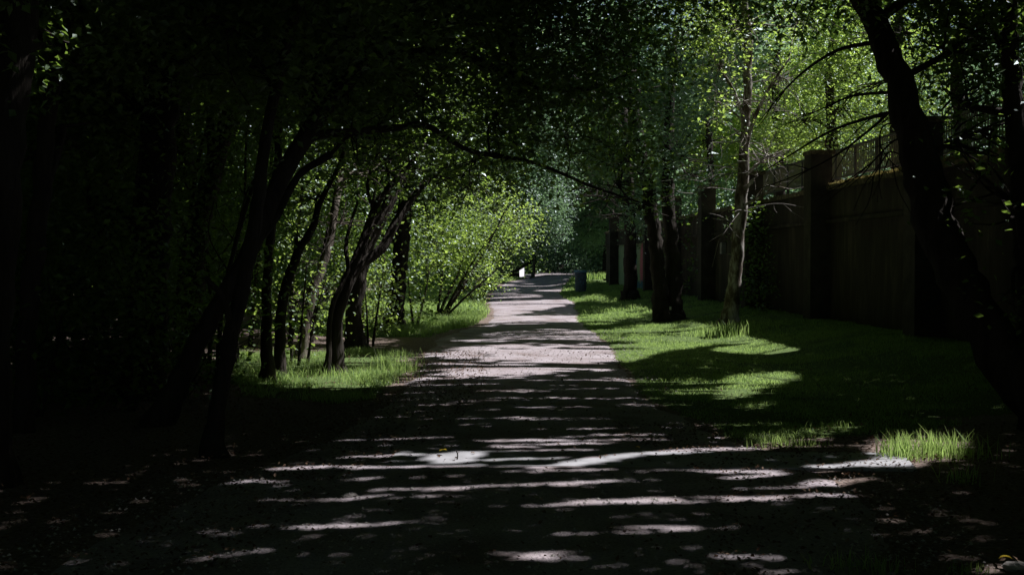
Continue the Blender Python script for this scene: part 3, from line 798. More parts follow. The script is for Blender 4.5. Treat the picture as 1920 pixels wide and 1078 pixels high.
# bushes that catch the sun left of the path
make_tree('bush', 'large sunlit yellow green bush with leaning dark stems at the left verge of the path', 'bush',
    [[(828, 600, 31, .06), (850, 565, 31, .05), (885, 510, 31.5, .04), (925, 440, 32, .025), (950, 390, 32, .012)],
     [(822, 598, 31.2, .05), (836, 560, 31.2, .04), (860, 510, 31.5, .03), (880, 440, 32, .015)],
     [(818, 600, 31, .05), (825, 555, 31, .035), (830, 500, 31.3, .025), (830, 430, 31.6, .012)],
     [(832, 598, 31, .035), (870, 560, 30.6, .028), (915, 520, 30.6, .018), (950, 490, 30.6, .01)],
     [(824, 598, 31, .035), (858, 540, 31, .028), (900, 470, 31.2, .018), (940, 420, 31.4, .01)]],
    [(870, 470, 32, 1.1), (920, 450, 32.5, 1.1), (860, 410, 32.5, 1.2), (930, 390, 33, 1.1), (810, 500, 31.5, .9), (840, 545, 31, .55), (900, 525, 31, .5), (945, 465, 33, .6), (955, 420, 33, .8), (885, 560, 31, .35), (800, 430, 32, 1.0), (890, 360, 34, 1.2), (940, 530, 31.5, .4), (980, 420, 34, .8), (850, 330, 34, 1.1)],
    leaf='leaf_yellow', gap=None, lad=1.2, twigs=26, leafmul=.66)
make_tree('bush', 'smaller leafy bush between the stout black trunk and the large sunlit bush', 'bush',
    [[(775, 610, 27.5, .03), (770, 570, 27.5, .022), (765, 520, 27.5, .012)], [(782, 610, 27.5, .03), (795, 560, 27.6, .022), (805, 510, 27.8, .012)]],
    [(785, 555, 27.5, .6), (770, 600, 27.3, .35), (800, 590, 27.2, .4), (800, 510, 28, .6), (780, 470, 28, .6), (815, 455, 29, .9)], leaf='leaf_yellow', gap=None, lad=1.0)
make_tree('bush', 'green bush behind the large sunlit one, reaching out to the far bend of the path', 'bush',
    [[(905, 555, 48, .06), (925, 510, 48, .04), (955, 460, 48.5, .02)], [(898, 555, 48, .05), (900, 500, 48, .03), (905, 440, 48, .015)]],
    [(925, 470, 48, 1.3), (965, 455, 49, 1.0), (900, 450, 48, 1.5), (895, 515, 47.5, .8)], leaf='leaf', gap=None, lad=.9)
make_tree('bush', 'thin leafy saplings under the twin stemmed tree, lit in patches', 'bush',
    [[(690, 640, 21, .02), (688, 590, 21, .016), (684, 540, 21, .01)], [(700, 640, 21.4, .02), (706, 590, 21.4, .015), (716, 530, 21.4, .01)]],
    [(690, 580, 21, .5, .9, .9), (712, 530, 21.4, .5, .9, .9), (680, 520, 21, .45, .9, .8), (715, 610, 21.4, .3, .9, .9)], leaf='leaf_yellow', gap=True)
make_tree('bush', 'low leafy shrub at the foot of the tree with pale rough bark', 'bush',
    [[(545, 690, 17.6, .02), (548, 640, 17.6, .015), (556, 590, 17.6, .01)]], [(556, 600, 17.5, .32, 1, .9), (548, 650, 17.5, .3, 1, .8), (470, 590, 17.5, .5, 1, .8), (450, 650, 17.0, .4, 1, .8)], leaf='leaf_yellow', gap=True)
make_tree('bush', 'leafy shrub with hanging leaves between the straight thin trunk and the twin stemmed tree', 'bush',
    [[(560, 690, 17.4, .02), (566, 600, 17.5, .016), (575, 500, 17.6, .01)], [(575, 690, 17.6, .02), (590, 600, 17.8, .014), (612, 520, 18, .008)]],
    [(585, 590, 17.9, .5, 1.1, .9), (560, 500, 18.2, .6, 1, .9), (610, 640, 18.3, .35, .9, .8), (615, 540, 18.2, .5, 1, .9), (540, 570, 18, .4, 1, .8), (600, 450, 18.6, .7, .9, .9)], leaf='leaf_yellow', gap=True, leafmul=.8)
make_tree('bush', 'leafy shrub left of the straight thin trunk at the edge of the black wood', 'bush',
    [[(440, 700, 16.5, .02), (448, 600, 16.6, .015), (470, 520, 16.8, .01)]],
    [(455, 590, 16.8, .55, 1, .9), (480, 500, 17, .6, 1, .8), (430, 650, 16.6, .4, .9, .8), (480, 630, 16.8, .35, .9, .8), (420, 520, 17.2, .6, 1, .7)], leaf='leaf', gap=True, leafmul=.8)
make_tree('bush', 'tall leafy shrub filling the gap between the twin stemmed tree and the stout black trunk', 'bush',
    [[(668, 650, 22.5, .025), (672, 570, 22.6, .018), (665, 480, 22.8, .01)], [(700, 645, 23, .02), (712, 560, 23, .015), (722, 480, 23.2, .01)]],
    [(665, 560, 22.8, .6, 1.1, .9), (700, 600, 22.8, .5, 1, .9), (715, 500, 23.3, .7, 1, .9), (660, 470, 23, .7, 1, .9), (720, 580, 23.2, .45, 1, .9), (690, 430, 23.6, .8, 1, .9)], leaf='leaf_yellow', gap=True, leafmul=.8)
win(590, 570, 18, .7, .75); win(560, 500, 18.2, .5, .6); win(455, 590, 16.8, .45, .5); win(690, 560, 23, 1.0, .85); win(710, 480, 23.3, .8, .7); win(610, 450, 18.6, .6, .6)
for (lab, x, y, Y, r) in (
    ('leafy shrub in black shade at the far left, below the rough barked trunk', 60, 560, 11, 1.0),
    ('broad leaved shrub in shade between the far left trunk and the upright thick trunk', 160, 640, 12, 1.0),
    ('dark shrub in front of the upright thick trunk, a few leaves catching light', 240, 540, 11.8, .9),
    ('shadowed shrub at the foot of the thick leaning tree', 330, 660, 13.5, .8),
    ('tall shadowed shrub behind the slim crooked tree', 390, 470, 15, 1.0)):
    b = P(x, y, Y); gp = project(b[0], b[1], 0.0)[1]
    make_tree('bush', lab, 'bush', [[(x, gp, Y, .03), (x + 6, (gp + y) / 2, Y, .022), (x - 4, y, Y, .012)], [(x + 8, gp, Y, .02), (x + 40, (gp + y) / 2, Y, .016), (x + 60, y, Y, .008)]],
        [(x, y, Y, r), (x + 40, y + 60, Y - .3, r * .7), (x - 40, y - 110, Y + .3, r * .9), (x - 30, y + 110, Y, r * .6)], leaf='leaf', gap=True, lad=.9)

# thin dark saplings among the undergrowth
SAP = [(140, 13.5, 30), (205, 15, -10), (238, 12.5, 40), (330, 15.5, 60), (365, 18, 25), (410, 14, 70), (445, 17.5, 20), (470, 20, 60), (545, 21, 40), (585, 22, 70), (680, 23.5, 60), (175, 19, 50), (300, 20, 10)]
for (px, Y, ln) in SAP:
    gp = float(project(P(px, 600, Y)[0], Y, .2)[1])
    w = .022 + .012 * RNG.random()
    j = lambda a: RNG.normal() * a
    make_tree('sapling', 'thin dark sapling standing in the black wood on the left', 'sapling',
        [[(px, gp, Y, w * 1.3), (px + ln * .15 + j(7), gp - 130, Y, w * 1.1), (px + ln * .5 + j(9), gp - 270, Y + .1, w), (px + ln * .9 + j(12), gp - 420, Y + .2, w * .8), (px + ln * 1.5 + j(14), gp - 600, Y + .4, w * .45)],
         [(px + ln * .5, gp - 270, Y, w * .5), (px + ln * .5 + 40 + j(15), gp - 350, Y - .1, w * .35), (px + ln * .5 + 90 + j(20), gp - 400, Y - .2, .005)],
         [(px + ln * .3, gp - 190, Y, w * .45), (px + ln * .3 - 35 + j(15), gp - 260, Y - .1, w * .3), (px + ln * .3 - 60 + j(20), gp - 330, Y - .2, .005)]],
        [(px + ln * 1.1, gp - 470, Y + .3, .45, .8, .6), (px + ln * .5 + 80, gp - 390, Y - .2, .3, .8, .6)], group='thin saplings in the dark wood', twigs=8, seg=7)

# ------------------------------------------------------------------ trees, right of the path
tr = make_tree('tree', 'big dark trunk leaning left across the upper right corner, throwing bare branches over the railing', 'tree',
    [[(2055, 890, 10.40, 0.240), (1940, 750, 10.79, 0.215), (1862, 640, 11.18, 0.227), (1800, 520, 11.57, 0.215), (1757, 410, 11.96, 0.208), (1722, 290, 12.35, 0.195), (1690, 170, 12.74, 0.169), (1650, 60, 13.26, 0.143), (1600, -30, 13.78, 0.117), (1540, -150, 14.30, 0.078)]],
    [(1480, -60, 14.82, 1.430, .7, 1.2), (1740, -40, 13.65, 1.430), (1830, 60, 12.74, 0.780, .8, 1.0), (1560, -230, 14.30, 2.340), (1860, 240, 12.22, 0.650, .8, .9), (1880, -60, 13.00, 1.560)], twigs=18, rough=.13)
def bough(px, root, mat_, r0, tw=4):
    pts = catmull([P(*q) for q in px], 16)
    mb = MB(); mb.tube(pts, np.linspace(r0, .004, 16), seg=6, rough=.1)
    for k in range(tw):
        i = RNG.integers(4, 14); s = pts[i]; d = pts[min(15, i + 1)] - pts[i - 1]; d /= np.linalg.norm(d)
        e = s + d * RNG.uniform(.25, .6) + RNG.normal(size=3) * .18 + np.array([0, 0, -.12])
        mb.tube(catmull([s, .5 * (s + e) + RNG.normal(size=3) * .03, e], 6), np.linspace(.008, .003, 6), seg=4, cap=False)
    return mb.build('branch', M[mat_], root, True)
for px, r0 in (
    ([(1655, 78, 13.13), (1570, 95, 13.52), (1490, 150, 14.04), (1420, 232, 14.69)], .03),
    ([(1690, 172, 12.74), (1600, 180, 13.26), (1540, 205, 13.65), (1480, 230, 14.30)], .02),
    ([(1700, 205, 12.68), (1640, 218, 13.00), (1560, 245, 13.52), (1480, 292, 14.04), (1410, 335, 14.56)], .026),
    ([(1722, 280, 12.35), (1690, 200, 12.74), (1640, 236, 13.00), (1570, 290, 13.39), (1490, 330, 13.91), (1400, 362, 14.30)], .024),
    ([(1720, 262, 12.48), (1680, 262, 12.74), (1640, 300, 13.00), (1615, 330, 13.13), (1590, 352, 13.26)], .014),
    ([(1700, 230, 12.61), (1657, 236, 12.87), (1650, 270, 12.93), (1668, 300, 12.87), (1700, 330, 12.74)], .012),
    ([(1708, 300, 12.48), (1670, 285, 12.74), (1650, 310, 12.87), (1630, 345, 13.00)], .01)):
    bough(px, tr['root'], 'bark', r0)
make_tree('tree', 'thin trunk at the right edge of the frame with a sunlit right side', 'tree',
    [[(1950, 900, 11.5, .13), (1930, 640, 11.6, .11), (1915, 400, 11.8, .10), (1902, 200, 12, .10), (1895, 50, 12.1, .09), (1890, -150, 12.4, .06)]],
    [(1870, 80, 12.2, .9), (1840, 330, 11, .6, .8, .8), (1895, 410, 10.6, .4, .8, .8), (1900, 560, 11, .4, .8, .7), (1880, -160, 12.5, 1.6), (1790, 180, 13, .8, .8, .8)], bark='bark')
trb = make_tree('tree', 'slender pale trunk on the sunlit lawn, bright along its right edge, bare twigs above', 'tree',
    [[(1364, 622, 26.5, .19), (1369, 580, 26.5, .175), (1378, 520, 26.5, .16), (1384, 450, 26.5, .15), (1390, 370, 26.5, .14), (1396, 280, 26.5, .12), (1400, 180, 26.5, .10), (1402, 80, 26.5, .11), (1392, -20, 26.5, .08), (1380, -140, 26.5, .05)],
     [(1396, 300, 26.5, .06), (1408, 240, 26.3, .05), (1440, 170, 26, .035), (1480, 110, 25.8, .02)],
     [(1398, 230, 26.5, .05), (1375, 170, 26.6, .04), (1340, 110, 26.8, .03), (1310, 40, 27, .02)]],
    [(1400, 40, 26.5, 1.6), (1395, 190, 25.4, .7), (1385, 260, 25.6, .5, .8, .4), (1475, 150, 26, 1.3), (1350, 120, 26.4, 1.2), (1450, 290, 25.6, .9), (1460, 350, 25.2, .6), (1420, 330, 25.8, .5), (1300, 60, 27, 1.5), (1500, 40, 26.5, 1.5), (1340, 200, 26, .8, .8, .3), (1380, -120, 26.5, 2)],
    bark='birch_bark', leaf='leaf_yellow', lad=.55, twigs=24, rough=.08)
# bare dead twigs hanging round the pale trunk
mb = MB()
for k in range(28):
    s = P(1398 + RNG.normal() * 6, RNG.uniform(120, 400), 26.5 + RNG.normal() * .1)
    side = -1 if RNG.random() < .72 else 1
    L = RNG.uniform(.5, 1.5)
    e = s + np.array([side * L * RNG.uniform(.5, 1), RNG.normal() * .5, RNG.normal() * .4 - .1])
    m_ = .5 * (s + e) + np.array([0, 0, .12]) + RNG.normal(size=3) * .1
    pts = catmull([s, m_, e], 8); mb.tube(pts, np.linspace(.011, .005, 8), seg=4, cap=False)
    for j in range(4):
        i = RNG.integers(3, 8); q = pts[i]; f = q + np.array([side * .2, 0, -.1]) + RNG.normal(size=3) * .22
        mb.tube(catmull([q, .5 * (q + f) + RNG.normal(size=3) * .05, f], 5), np.linspace(.008, .004, 5), seg=4, cap=False)
mb.build('dead_twigs', M['twig'], trb['root'])
for lab, bl in (('added leaves darkening the shaded wall between the double trunk and the slender pale trunk', [(1310, 420, 39.5, .9, .9, 2.2), (1335, 500, 37, .8, .9, 2.2), (1300, 540, 39.5, .7, .9, 2.2), (1270, 470, 43, .9, .9, 2.2), (1345, 420, 36.5, .7, .9, 2)]),
                ('added leaves darkening the shaded wall just right of the slender pale trunk', [(1420, 430, 29.6, .65, 1, 2.2), (1440, 520, 28.6, .6, 1, 2.2), (1405, 560, 30, .6, 1, 2.2), (1425, 390, 29, .45, .8, 2), (1440, 590, 28, .4, 1, 2)])):
    y0 = bl[0][2]; gp = project(wall_x(y0) - .5, y0, .35)[1]; x0 = bl[0][0]  # leaf clumps added over the wall, standing in for its deep shade
    make_tree('shade_leaves', lab, 'bush', [[(x0 + 8, float(gp), y0 - .5, .03), (x0, float(gp) - 60, y0 - .3, .025), (x0 + 5, bl[0][1], y0, .012)]], bl, leaf='leaf', gap=None, twigs=6)
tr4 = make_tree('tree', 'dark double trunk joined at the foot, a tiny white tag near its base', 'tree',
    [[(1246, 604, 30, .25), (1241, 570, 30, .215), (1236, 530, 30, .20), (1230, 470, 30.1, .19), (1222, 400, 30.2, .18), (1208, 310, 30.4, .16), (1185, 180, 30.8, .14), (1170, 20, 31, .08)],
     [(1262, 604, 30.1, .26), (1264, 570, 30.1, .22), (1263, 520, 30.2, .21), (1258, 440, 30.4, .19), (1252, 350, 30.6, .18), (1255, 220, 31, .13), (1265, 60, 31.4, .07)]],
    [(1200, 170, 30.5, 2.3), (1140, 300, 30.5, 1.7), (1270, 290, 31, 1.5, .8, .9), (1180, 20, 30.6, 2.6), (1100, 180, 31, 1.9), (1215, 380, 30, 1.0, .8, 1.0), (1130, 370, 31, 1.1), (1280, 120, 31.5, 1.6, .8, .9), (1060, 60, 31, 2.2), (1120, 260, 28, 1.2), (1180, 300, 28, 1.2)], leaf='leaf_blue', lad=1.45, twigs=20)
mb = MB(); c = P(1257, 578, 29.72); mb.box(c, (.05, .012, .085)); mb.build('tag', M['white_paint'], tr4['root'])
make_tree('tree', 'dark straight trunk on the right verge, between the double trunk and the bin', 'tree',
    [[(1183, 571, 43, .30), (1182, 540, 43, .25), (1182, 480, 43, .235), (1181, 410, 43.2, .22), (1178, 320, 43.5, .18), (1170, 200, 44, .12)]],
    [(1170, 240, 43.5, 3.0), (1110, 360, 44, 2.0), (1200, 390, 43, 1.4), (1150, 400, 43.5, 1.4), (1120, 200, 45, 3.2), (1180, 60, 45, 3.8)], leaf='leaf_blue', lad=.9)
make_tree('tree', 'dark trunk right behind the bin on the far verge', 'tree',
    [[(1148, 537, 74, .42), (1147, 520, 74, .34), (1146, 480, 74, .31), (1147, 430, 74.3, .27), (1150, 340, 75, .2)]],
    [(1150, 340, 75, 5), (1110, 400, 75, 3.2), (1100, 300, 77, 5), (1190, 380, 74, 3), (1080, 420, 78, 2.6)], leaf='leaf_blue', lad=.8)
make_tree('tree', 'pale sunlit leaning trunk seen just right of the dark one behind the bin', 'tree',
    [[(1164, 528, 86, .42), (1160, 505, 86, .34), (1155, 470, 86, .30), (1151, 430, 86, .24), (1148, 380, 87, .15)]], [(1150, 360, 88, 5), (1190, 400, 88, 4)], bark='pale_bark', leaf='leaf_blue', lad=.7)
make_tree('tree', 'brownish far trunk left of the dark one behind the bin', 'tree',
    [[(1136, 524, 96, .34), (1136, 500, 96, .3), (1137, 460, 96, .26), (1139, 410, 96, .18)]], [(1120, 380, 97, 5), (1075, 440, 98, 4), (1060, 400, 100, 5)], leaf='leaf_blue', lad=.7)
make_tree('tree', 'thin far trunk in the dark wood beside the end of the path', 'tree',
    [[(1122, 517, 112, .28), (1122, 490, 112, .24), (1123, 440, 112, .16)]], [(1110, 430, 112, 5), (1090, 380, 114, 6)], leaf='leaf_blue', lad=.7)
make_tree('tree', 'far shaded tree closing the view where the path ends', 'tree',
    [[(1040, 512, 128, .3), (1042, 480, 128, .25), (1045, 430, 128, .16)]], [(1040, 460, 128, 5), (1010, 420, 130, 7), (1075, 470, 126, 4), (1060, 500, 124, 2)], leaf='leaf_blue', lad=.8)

# trees on the terrace behind the wall
TP = [('sunlit tree on the terrace directly behind the pier and railing', 1560, 34, [(1580, 200, 34, 2.2), (1540, 110, 35, 2.4), (1620, 130, 33, 2.2), (1500, 230, 35, 1.8), (1600, 30, 34, 2.4), (1550, 260, 33, 1.0)]),
      ('sunlit tree on the terrace between the pale trunk and the pier', 1460, 42, [(1470, 230, 42, 2.4), (1500, 130, 42, 2.8), (1440, 120, 43, 2.6), (1490, 300, 40, 1.4), (1470, 20, 43, 3)]),
      ('sunlit tree on the terrace behind the railing, right beside the leaning trunk', 1680, 29, [(1660, 150, 29, 1.8), (1700, 60, 29, 2.2), (1640, 60, 30, 2), (1720, 180, 28, 1.4), (1650, 215, 29, .9)]),
      ('shaded tree on the terrace right of the big leaning trunk', 1800, 24, [(1790, 120, 24, 1.6), (1830, 230, 23, 1.4), (1780, 270, 24, 1.0, .8, .8), (1850, 30, 24, 1.8), (1870, 330, 22, 1.1)]),
      ('distant tree on the terrace seen through the bare twigs', 1330, 56, [(1330, 260, 56, 3), (1370, 160, 56, 3.5), (1300, 150, 57, 3.5), (1340, 40, 58, 4.5), (1290, 330, 55, 2)])]
for lab, px, Y, bl in TP:
    zt = 490 - (3.2 - EYE) / Y * F
    make_tree('tree', lab, 'tree', [[(px, zt, Y, .2), (px + 4, zt - 90, Y, .17), (px - 6, 150, Y, .13), (px + 8, 20, Y + .3, .08)]], bl, leaf='leaf_yellow' if Y > 26 else 'leaf', lad=.62 if Y > 26 else 1.0, base=3.15, gap=True)

# unseen tall trees added outside the frame, their crowns shading the path
OT = [('unseen tall tree added on the terrace outside the right edge, shading the near path', (10.5, 14), 3.15), ('unseen tall tree added on the terrace outside the frame, its crown shading the lawn', (11.5, 24), 3.15),
      ('unseen tall tree added in the wood outside the left of the frame', (-9, 16), .2), ('tall tree added deep in the wood on the left, its crown above the frame', (-8, 28), .2)]
off = []
for lab, (x, y), zb in OT:
    pts = [(x, y, zb - .2), (x + .1, y, zb + 2), (x - .15, y + .1, 6), (x, y + .1, 9.5), (x - .2, y, 11)]
    root = empty('tree', (x, y, zb), lab, 'tree', 'trees along the path and on the terrace')
    mb = MB(); mb.tube(catmull(pts, 20), np.linspace(.28, .1, 20), seg=9, rough=.1)
    for k in range(7):
        a = RNG.random() * 6.28; L = RNG.uniform(3, 6)
        e = np.array([x + L * math.cos(a), y + L * math.sin(a), RNG.uniform(8.8, 11)])
        mb.tube(catmull([(x, y, RNG.uniform(6, 8.5)), (x + .4 * L * math.cos(a), y + .4 * L * math.sin(a), 8.6), e], 8), np.linspace(.1, .02, 8), seg=5)
    mb.build('trunk', M['bark'], root, True)
    t = dict(root=root, leaves=[], leaf='leaf', gap=True, top=np.array(pts[-1], float), name='tree'); ALL_TREES.append(t); off.append(t)

# upper canopy added to shade the ground, shared out to the nearest tree
def canopy(x0, x1, y0, y1, z0, z1, L, lad, owners, hole=.36):
    W = L * .62
    n = int(lad * (x1 - x0) * (y1 - y0) * (z1 - z0) / (L * W * .5))
    per = 9
    cen = np.stack([RNG.uniform(x0, x1, n // per), RNG.uniform(y0, y1, n // per), RNG.uniform(z0, z1, n // per)], -1)
    lv = sprig_points(cen, per, (.24 if L > .2 else .16) + L)
    tops = np.array([t['top'][:2] for t in owners])
    own = np.argmin(((lv[:, None, :2] - tops[None]) ** 2).sum(-1), 1)
    for i, t in enumerate(owners):
        t['leaves'].append((lv[own == i], L, W, 1))
near = [t for t in ALL_TREES if t['root']['category'] == 'tree' and t['top'][1] < 33 and t['gap'] is True]
canopy(0, 11, 5, 19, 7.6, 10.8, .15, 2.6, near)
canopy(1, 12, 19, 24, 7.6, 10.6, .16, 2.4, near)
canopy(-15, 0, -6, 19, 6.6, 10, .24, 2.6, near)
canopy(11, 17, -6, 24, 6.6, 10.6, .26, 2.4, near)
canopy(0, 11, -6, 6, 6.6, 10, .24, 2.4, near)
canopy(-15, 1, 19, 33, 8.6, 12, .26, 2.6, near)
canopy(1, 17, 24, 33, 8.8, 12, .24, 2.4, near)
canopy(-16, 1, 33, 48, 7.5, 11.5, .26, 2.1, near)
farr = [t for t in ALL_TREES if t['root']['category'] == 'tree' and t['top'][1] > 40 and t['top'][0] > 2]
canopy(1, 14, 54, 125, 7, 12, .42, 1.3, farr)
midr = [t for t in ALL_TREES if t['root']['category'] == 'tree' and 20 < t['top'][1] < 80 and 2.5 < t['top'][0] < 8 and t['gap'] is True]
canopy(2, 9, 33, 54, 8.3, 11.5, .30, 1.9, midr)

#@@STUFF
# ------------------------------------------------------------------ far-off woods (masses nobody could count)
def wood(name, boxes, leaf, masked=True):
    V = []; Fq = []; n = 0
    for (x0, x1, y0, y1, z0, z1, L, lad) in boxes:
        W = L * .62
        k = int(lad * (x1 - x0) * (y1 - y0) * (z1 - z0) / (L * W * .5)); per = 10
        cen = np.stack([RNG.uniform(x0, x1, k // per), RNG.uniform(y0, y1, k // per), RNG.uniform(z0, z1, k // per)], -1)
        top = z0 + (z1 - z0) * (.55 + .6 * fnoise(cen[:, 0] * .25 + 4, cen[:, 1] * .25 + 9))
        cen = cen[cen[:, 2] < top]
        lv = sprig_points(cen, per, L * 1.3)
        lv = lv[lv[:, 2] > .05]
        if masked: lv = lv[keep_mask(lv)]
        v, f = leaf_geo(lv, L, W); V.append(v); Fq.append(f + n); n += len(v)
    o = mesh_obj(name, np.concatenate(V), np.concatenate(Fq), M[leaf])
    return tag(o, kind='stuff')
tag(wood('woodland', [(-13, -9, 3, 46, 0, 9, .17, .75), (-9, -6.2, 24, 46, 0, 4.5, .14, .5), (-26, -15, -10, 60, 0, 11, .30, .5), (-16, -3.5, 56, 100, 0, 9, .28, .28), (-16, 3.6, 113, 120, 0, 14, .35, .3), (-12, 12, -16, -8, 0, 10, .3, .6)], 'leaf'), 'dense dark wood filling the left side behind the nearer trunks', 'wood')  # last box: unseen leaf mass added behind the camera to keep it dark
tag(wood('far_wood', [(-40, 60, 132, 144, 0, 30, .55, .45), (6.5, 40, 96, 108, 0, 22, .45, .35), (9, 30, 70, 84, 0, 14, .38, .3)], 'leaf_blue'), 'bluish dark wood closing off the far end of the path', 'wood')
tag(wood('terrace_wood', [(17, 27, 12, 60, 3, 12.5, .26, .27), (12, 30, 56, 68, 1, 16, .32, .35)], 'leaf_blue'), 'sunlit leafy wood at the back of the terrace above the wall', 'wood')

# ------------------------------------------------------------------ grass
def blades(x, y, h, w, lean=.35):
    n = len(x)
    z = height(x, y) - .005
    a = RNG.random(n) * 6.283
    bx, by = np.cos(a) * w / 2, np.sin(a) * w / 2
    l = RNG.normal(size=(n, 2)) * (lean * h)[:, None]
    V = np.empty((n, 5, 3))
    V[:, 0] = np.stack([x - bx, y - by, z], -1); V[:, 1] = np.stack([x + bx, y + by, z], -1)
    mx, my = x + l[:, 0] * .35, y + l[:, 1] * .35
    V[:, 2] = np.stack([mx + bx * .75, my + by * .75, z + h * .6], -1); V[:, 3] = np.stack([mx - bx * .75, my - by * .75, z + h * .6], -1)
    V[:, 4] = np.stack([x + l[:, 0], y + l[:, 1], z + h], -1)
    b = np.arange(n)[:, None] * 5
    return V.reshape(-1, 3), b + np.array([[0, 1, 2, 3]]), b + np.array([[3, 2, 4]])
def scatter(x0, x1, y0, y1, dens, fn, thr=.5):
    n = int((x1 - x0) * (y1 - y0) * dens)
    x = RNG.uniform(x0, x1, n); y = RNG.uniform(y0, y1, n)
    k = fn(x, y) > thr * (.5 + RNG.random(n))
    return x[k], y[k]
V = []; Q = []; T = []; n0 = 0
def put(x, y, h, w, lean=.35):
    global n0
    v, q, t = blades(x, y, h, w, lean); V.append(v); Q.append(q + n0); T.append(t + n0); n0 += len(v)
inwall = lambda x, y: lawn_amount(x, y) * (x < wall_x(y) - .02)
for (x0, x1, y0, y1, d, h0, w) in ((.8, 7.6, 8, 14, 2200, .04, .006), (.8, 7.4, 14, 22, 1500, .042, .008), (.8, 7, 22, 34, 700, .05, .012), (.8, 6.6, 34, 60, 260, .09, .02), (1.5, 6.5, 60, 110, 70, .12, .04)):
    x, y = scatter(x0, x1, y0, y1, d, inwall)
    cl = fnoise(x * 2.3, y * 2.3)
    k = RNG.random(len(x)) < np.clip((fnoise(x * 1.1 + 3, y * 1.1 + 77) - .3) * 4, .12, 1); x, y, cl = x[k], y[k], cl[k]
    put(x, y, h0 * (.5 + RNG.random(len(x)) * .8) * (.45 + 1.5 * cl ** 2), w * (.7 + .6 * RNG.random(len(x))), .6)
leftlawn = lambda x, y: lawn_amount(x, y) * (x < edge_l(y) + .1)
for (x0, x1, y0, y1, d, h0, w) in ((-5, -.8, 10, 22, 1300, .085, .007), (-5, -.4, 22, 34, 700, .16, .013), (-6, 0, 34, 60, 240, .16, .022), (-6, 2, 60, 110, 60, .16, .05)):
    x, y = scatter(x0, x1, y0, y1, d, leftlawn)
    cl = fnoise(x * 2.0 + 5, y * 2.0)
    k = RNG.random(len(x)) < np.clip((fnoise(x * 1.6 + 9, y * 1.6 + 4) - .36) * 5, .05, 1); x, y, cl = x[k], y[k], cl[k]
    put(x, y, h0 * (.4 + RNG.random(len(x)) * 1.0) * (.2 + 1.7 * cl), w * (.7 + .6 * RNG.random(len(x))), .65)
grass = mesh_obj('grass', np.concatenate(V), [np.concatenate(Q), np.concatenate(T)], M['grass'])
tag(grass, 'green grass covering the lawn and the verges of the path', 'grass', kind='stuff')

# distinct tufts: things of their own
def tuft(px, py, label, n, rx, ry, h, w=.008):
    c = G(px, py)
    x = c[0] + RNG.normal(size=n) * rx; y = c[1] + RNG.normal(size=n) * ry
    v, q, t = blades(x, y, h * (.35 + .75 * RNG.random(n)), w * (.7 + .6 * RNG.random(n)), .28)
    tag(mesh_obj('grass_tuft', v, [q, t], M['grass']), label, 'grass tuft', 'grass tufts standing out of the turf')
tuft(1690, 858, 'upright sunlit grass tuft at the end of the concrete strip, the left of the pair', 260, .10, .10, .22)
tuft(1765, 856, 'wide sunlit grass tuft at the end of the concrete strip, the right of the pair', 420, .17, .12, .22)
tuft(1475, 836, 'low sunlit grass tuft at the corner of the lawn beside the bare path', 260, .16, .10, .11)
tuft(1372, 628, 'long bright grass round the foot of the slender pale trunk', 700, .32, .35, .28, .014)
tuft(1600, 806, 'ragged low grass on the lawn above the pair of sunlit tufts', 240, .25, .16, .09)
tuft(1805, 905, 'sparse shaded grass tuft below the pair of sunlit tufts', 60, .08, .07, .18)
tuft(1620, 1072, 'shaded grass tuft at the bottom right of the frame', 120, .12, .08, .12)
tuft(1815, 1070, 'short sunlit grass beside the yellow leaf in the bottom right corner', 70, .05, .04, .05)
tuft(745, 700, 'tall pale grass stalks at the path end of the left grass patch', 160, .20, .2, .36, .007)
tuft(560, 705, 'long leafy grass round the thin trunks in the left grass patch', 300, .4, .3, .20, .009)
tuft(690, 712, 'lush grass right of the twin stemmed tree', 300, .30, .3, .15, .008)
tuft(1128, 524, 'pale leafy weeds behind the bin on the far verge', 260, .9, .5, .55, .06)
tuft(1088, 548, 'sunlit grass round the foot of the bin', 160, .35, .25, .2, .03)

n = 2600
yy = RNG.uniform(16.5, 24.3, n); oo = RNG.uniform(-.02, .13, n)
base = np.array([WP(a, b, 3.215) for a, b in zip(yy, oo)])
v, q, t = blades(base[:, 0], base[:, 1], .02 + .07 * RNG.random(n) * fnoise(yy * 2, yy * 0 + 3) * 1.6, np.full(n, .022), .8)
v[:, 2] += 3.215 - np.repeat(height(base[:, 0], base[:, 1]) - .005, 5)
mesh_obj('moss', v, [q, t], M['moss'], wall)

# ------------------------------------------------------------------ leaf litter, gravel, fallen leaves
def near_soil(n):
    x = RNG.uniform(-4.5, 5.5, n); y = RNG.uniform(4.6, 20, n) ** 1.0
    px, py, dep = project(x, y, np.zeros(n))
    dens = np.where(x < edge_l(y) + 1.0, .8, np.where((x > edge_r(y) - 1.1) & (y < 11), .8, .10))
    dens = dens * (1 - .75 * (lawn_amount(x, y) > .4))
    k = (RNG.random(n) < dens * (.25 + fnoise(x * 1.2 + 9, y * 1.2)))
    return x[k], y[k]
x, y = near_soil(60000)
p = np.stack([x, y, height(x, y) + .018 + .02 * RNG.random(len(x))], -1)
v, f = leaf_geo(p, .032, .02, up=1.6, droop=.05)
tag(mesh_obj('leaf_litter', v, f, M['litter']), 'dry brown leaf litter strewn over the bare soil and path edges', 'leaf litter', kind='stuff')
n = 26000
x = RNG.uniform(-3, 3.6, n); y = 4.6 + 22 * RNG.random(n) ** 1.7
k = (x > edge_l(y) - .4) & (x < edge_r(y) + .4) & ~((y > 8.6) & (y < 9.6))
x, y = x[k], y[k]; n = len(x)
s = .004 + .010 * RNG.random(n) ** 3
o5 = np.array([[-1, -.6, 0], [.8, -1, 0], [1, .7, 0], [-.7, 1, 0], [.1, 0, .9]])
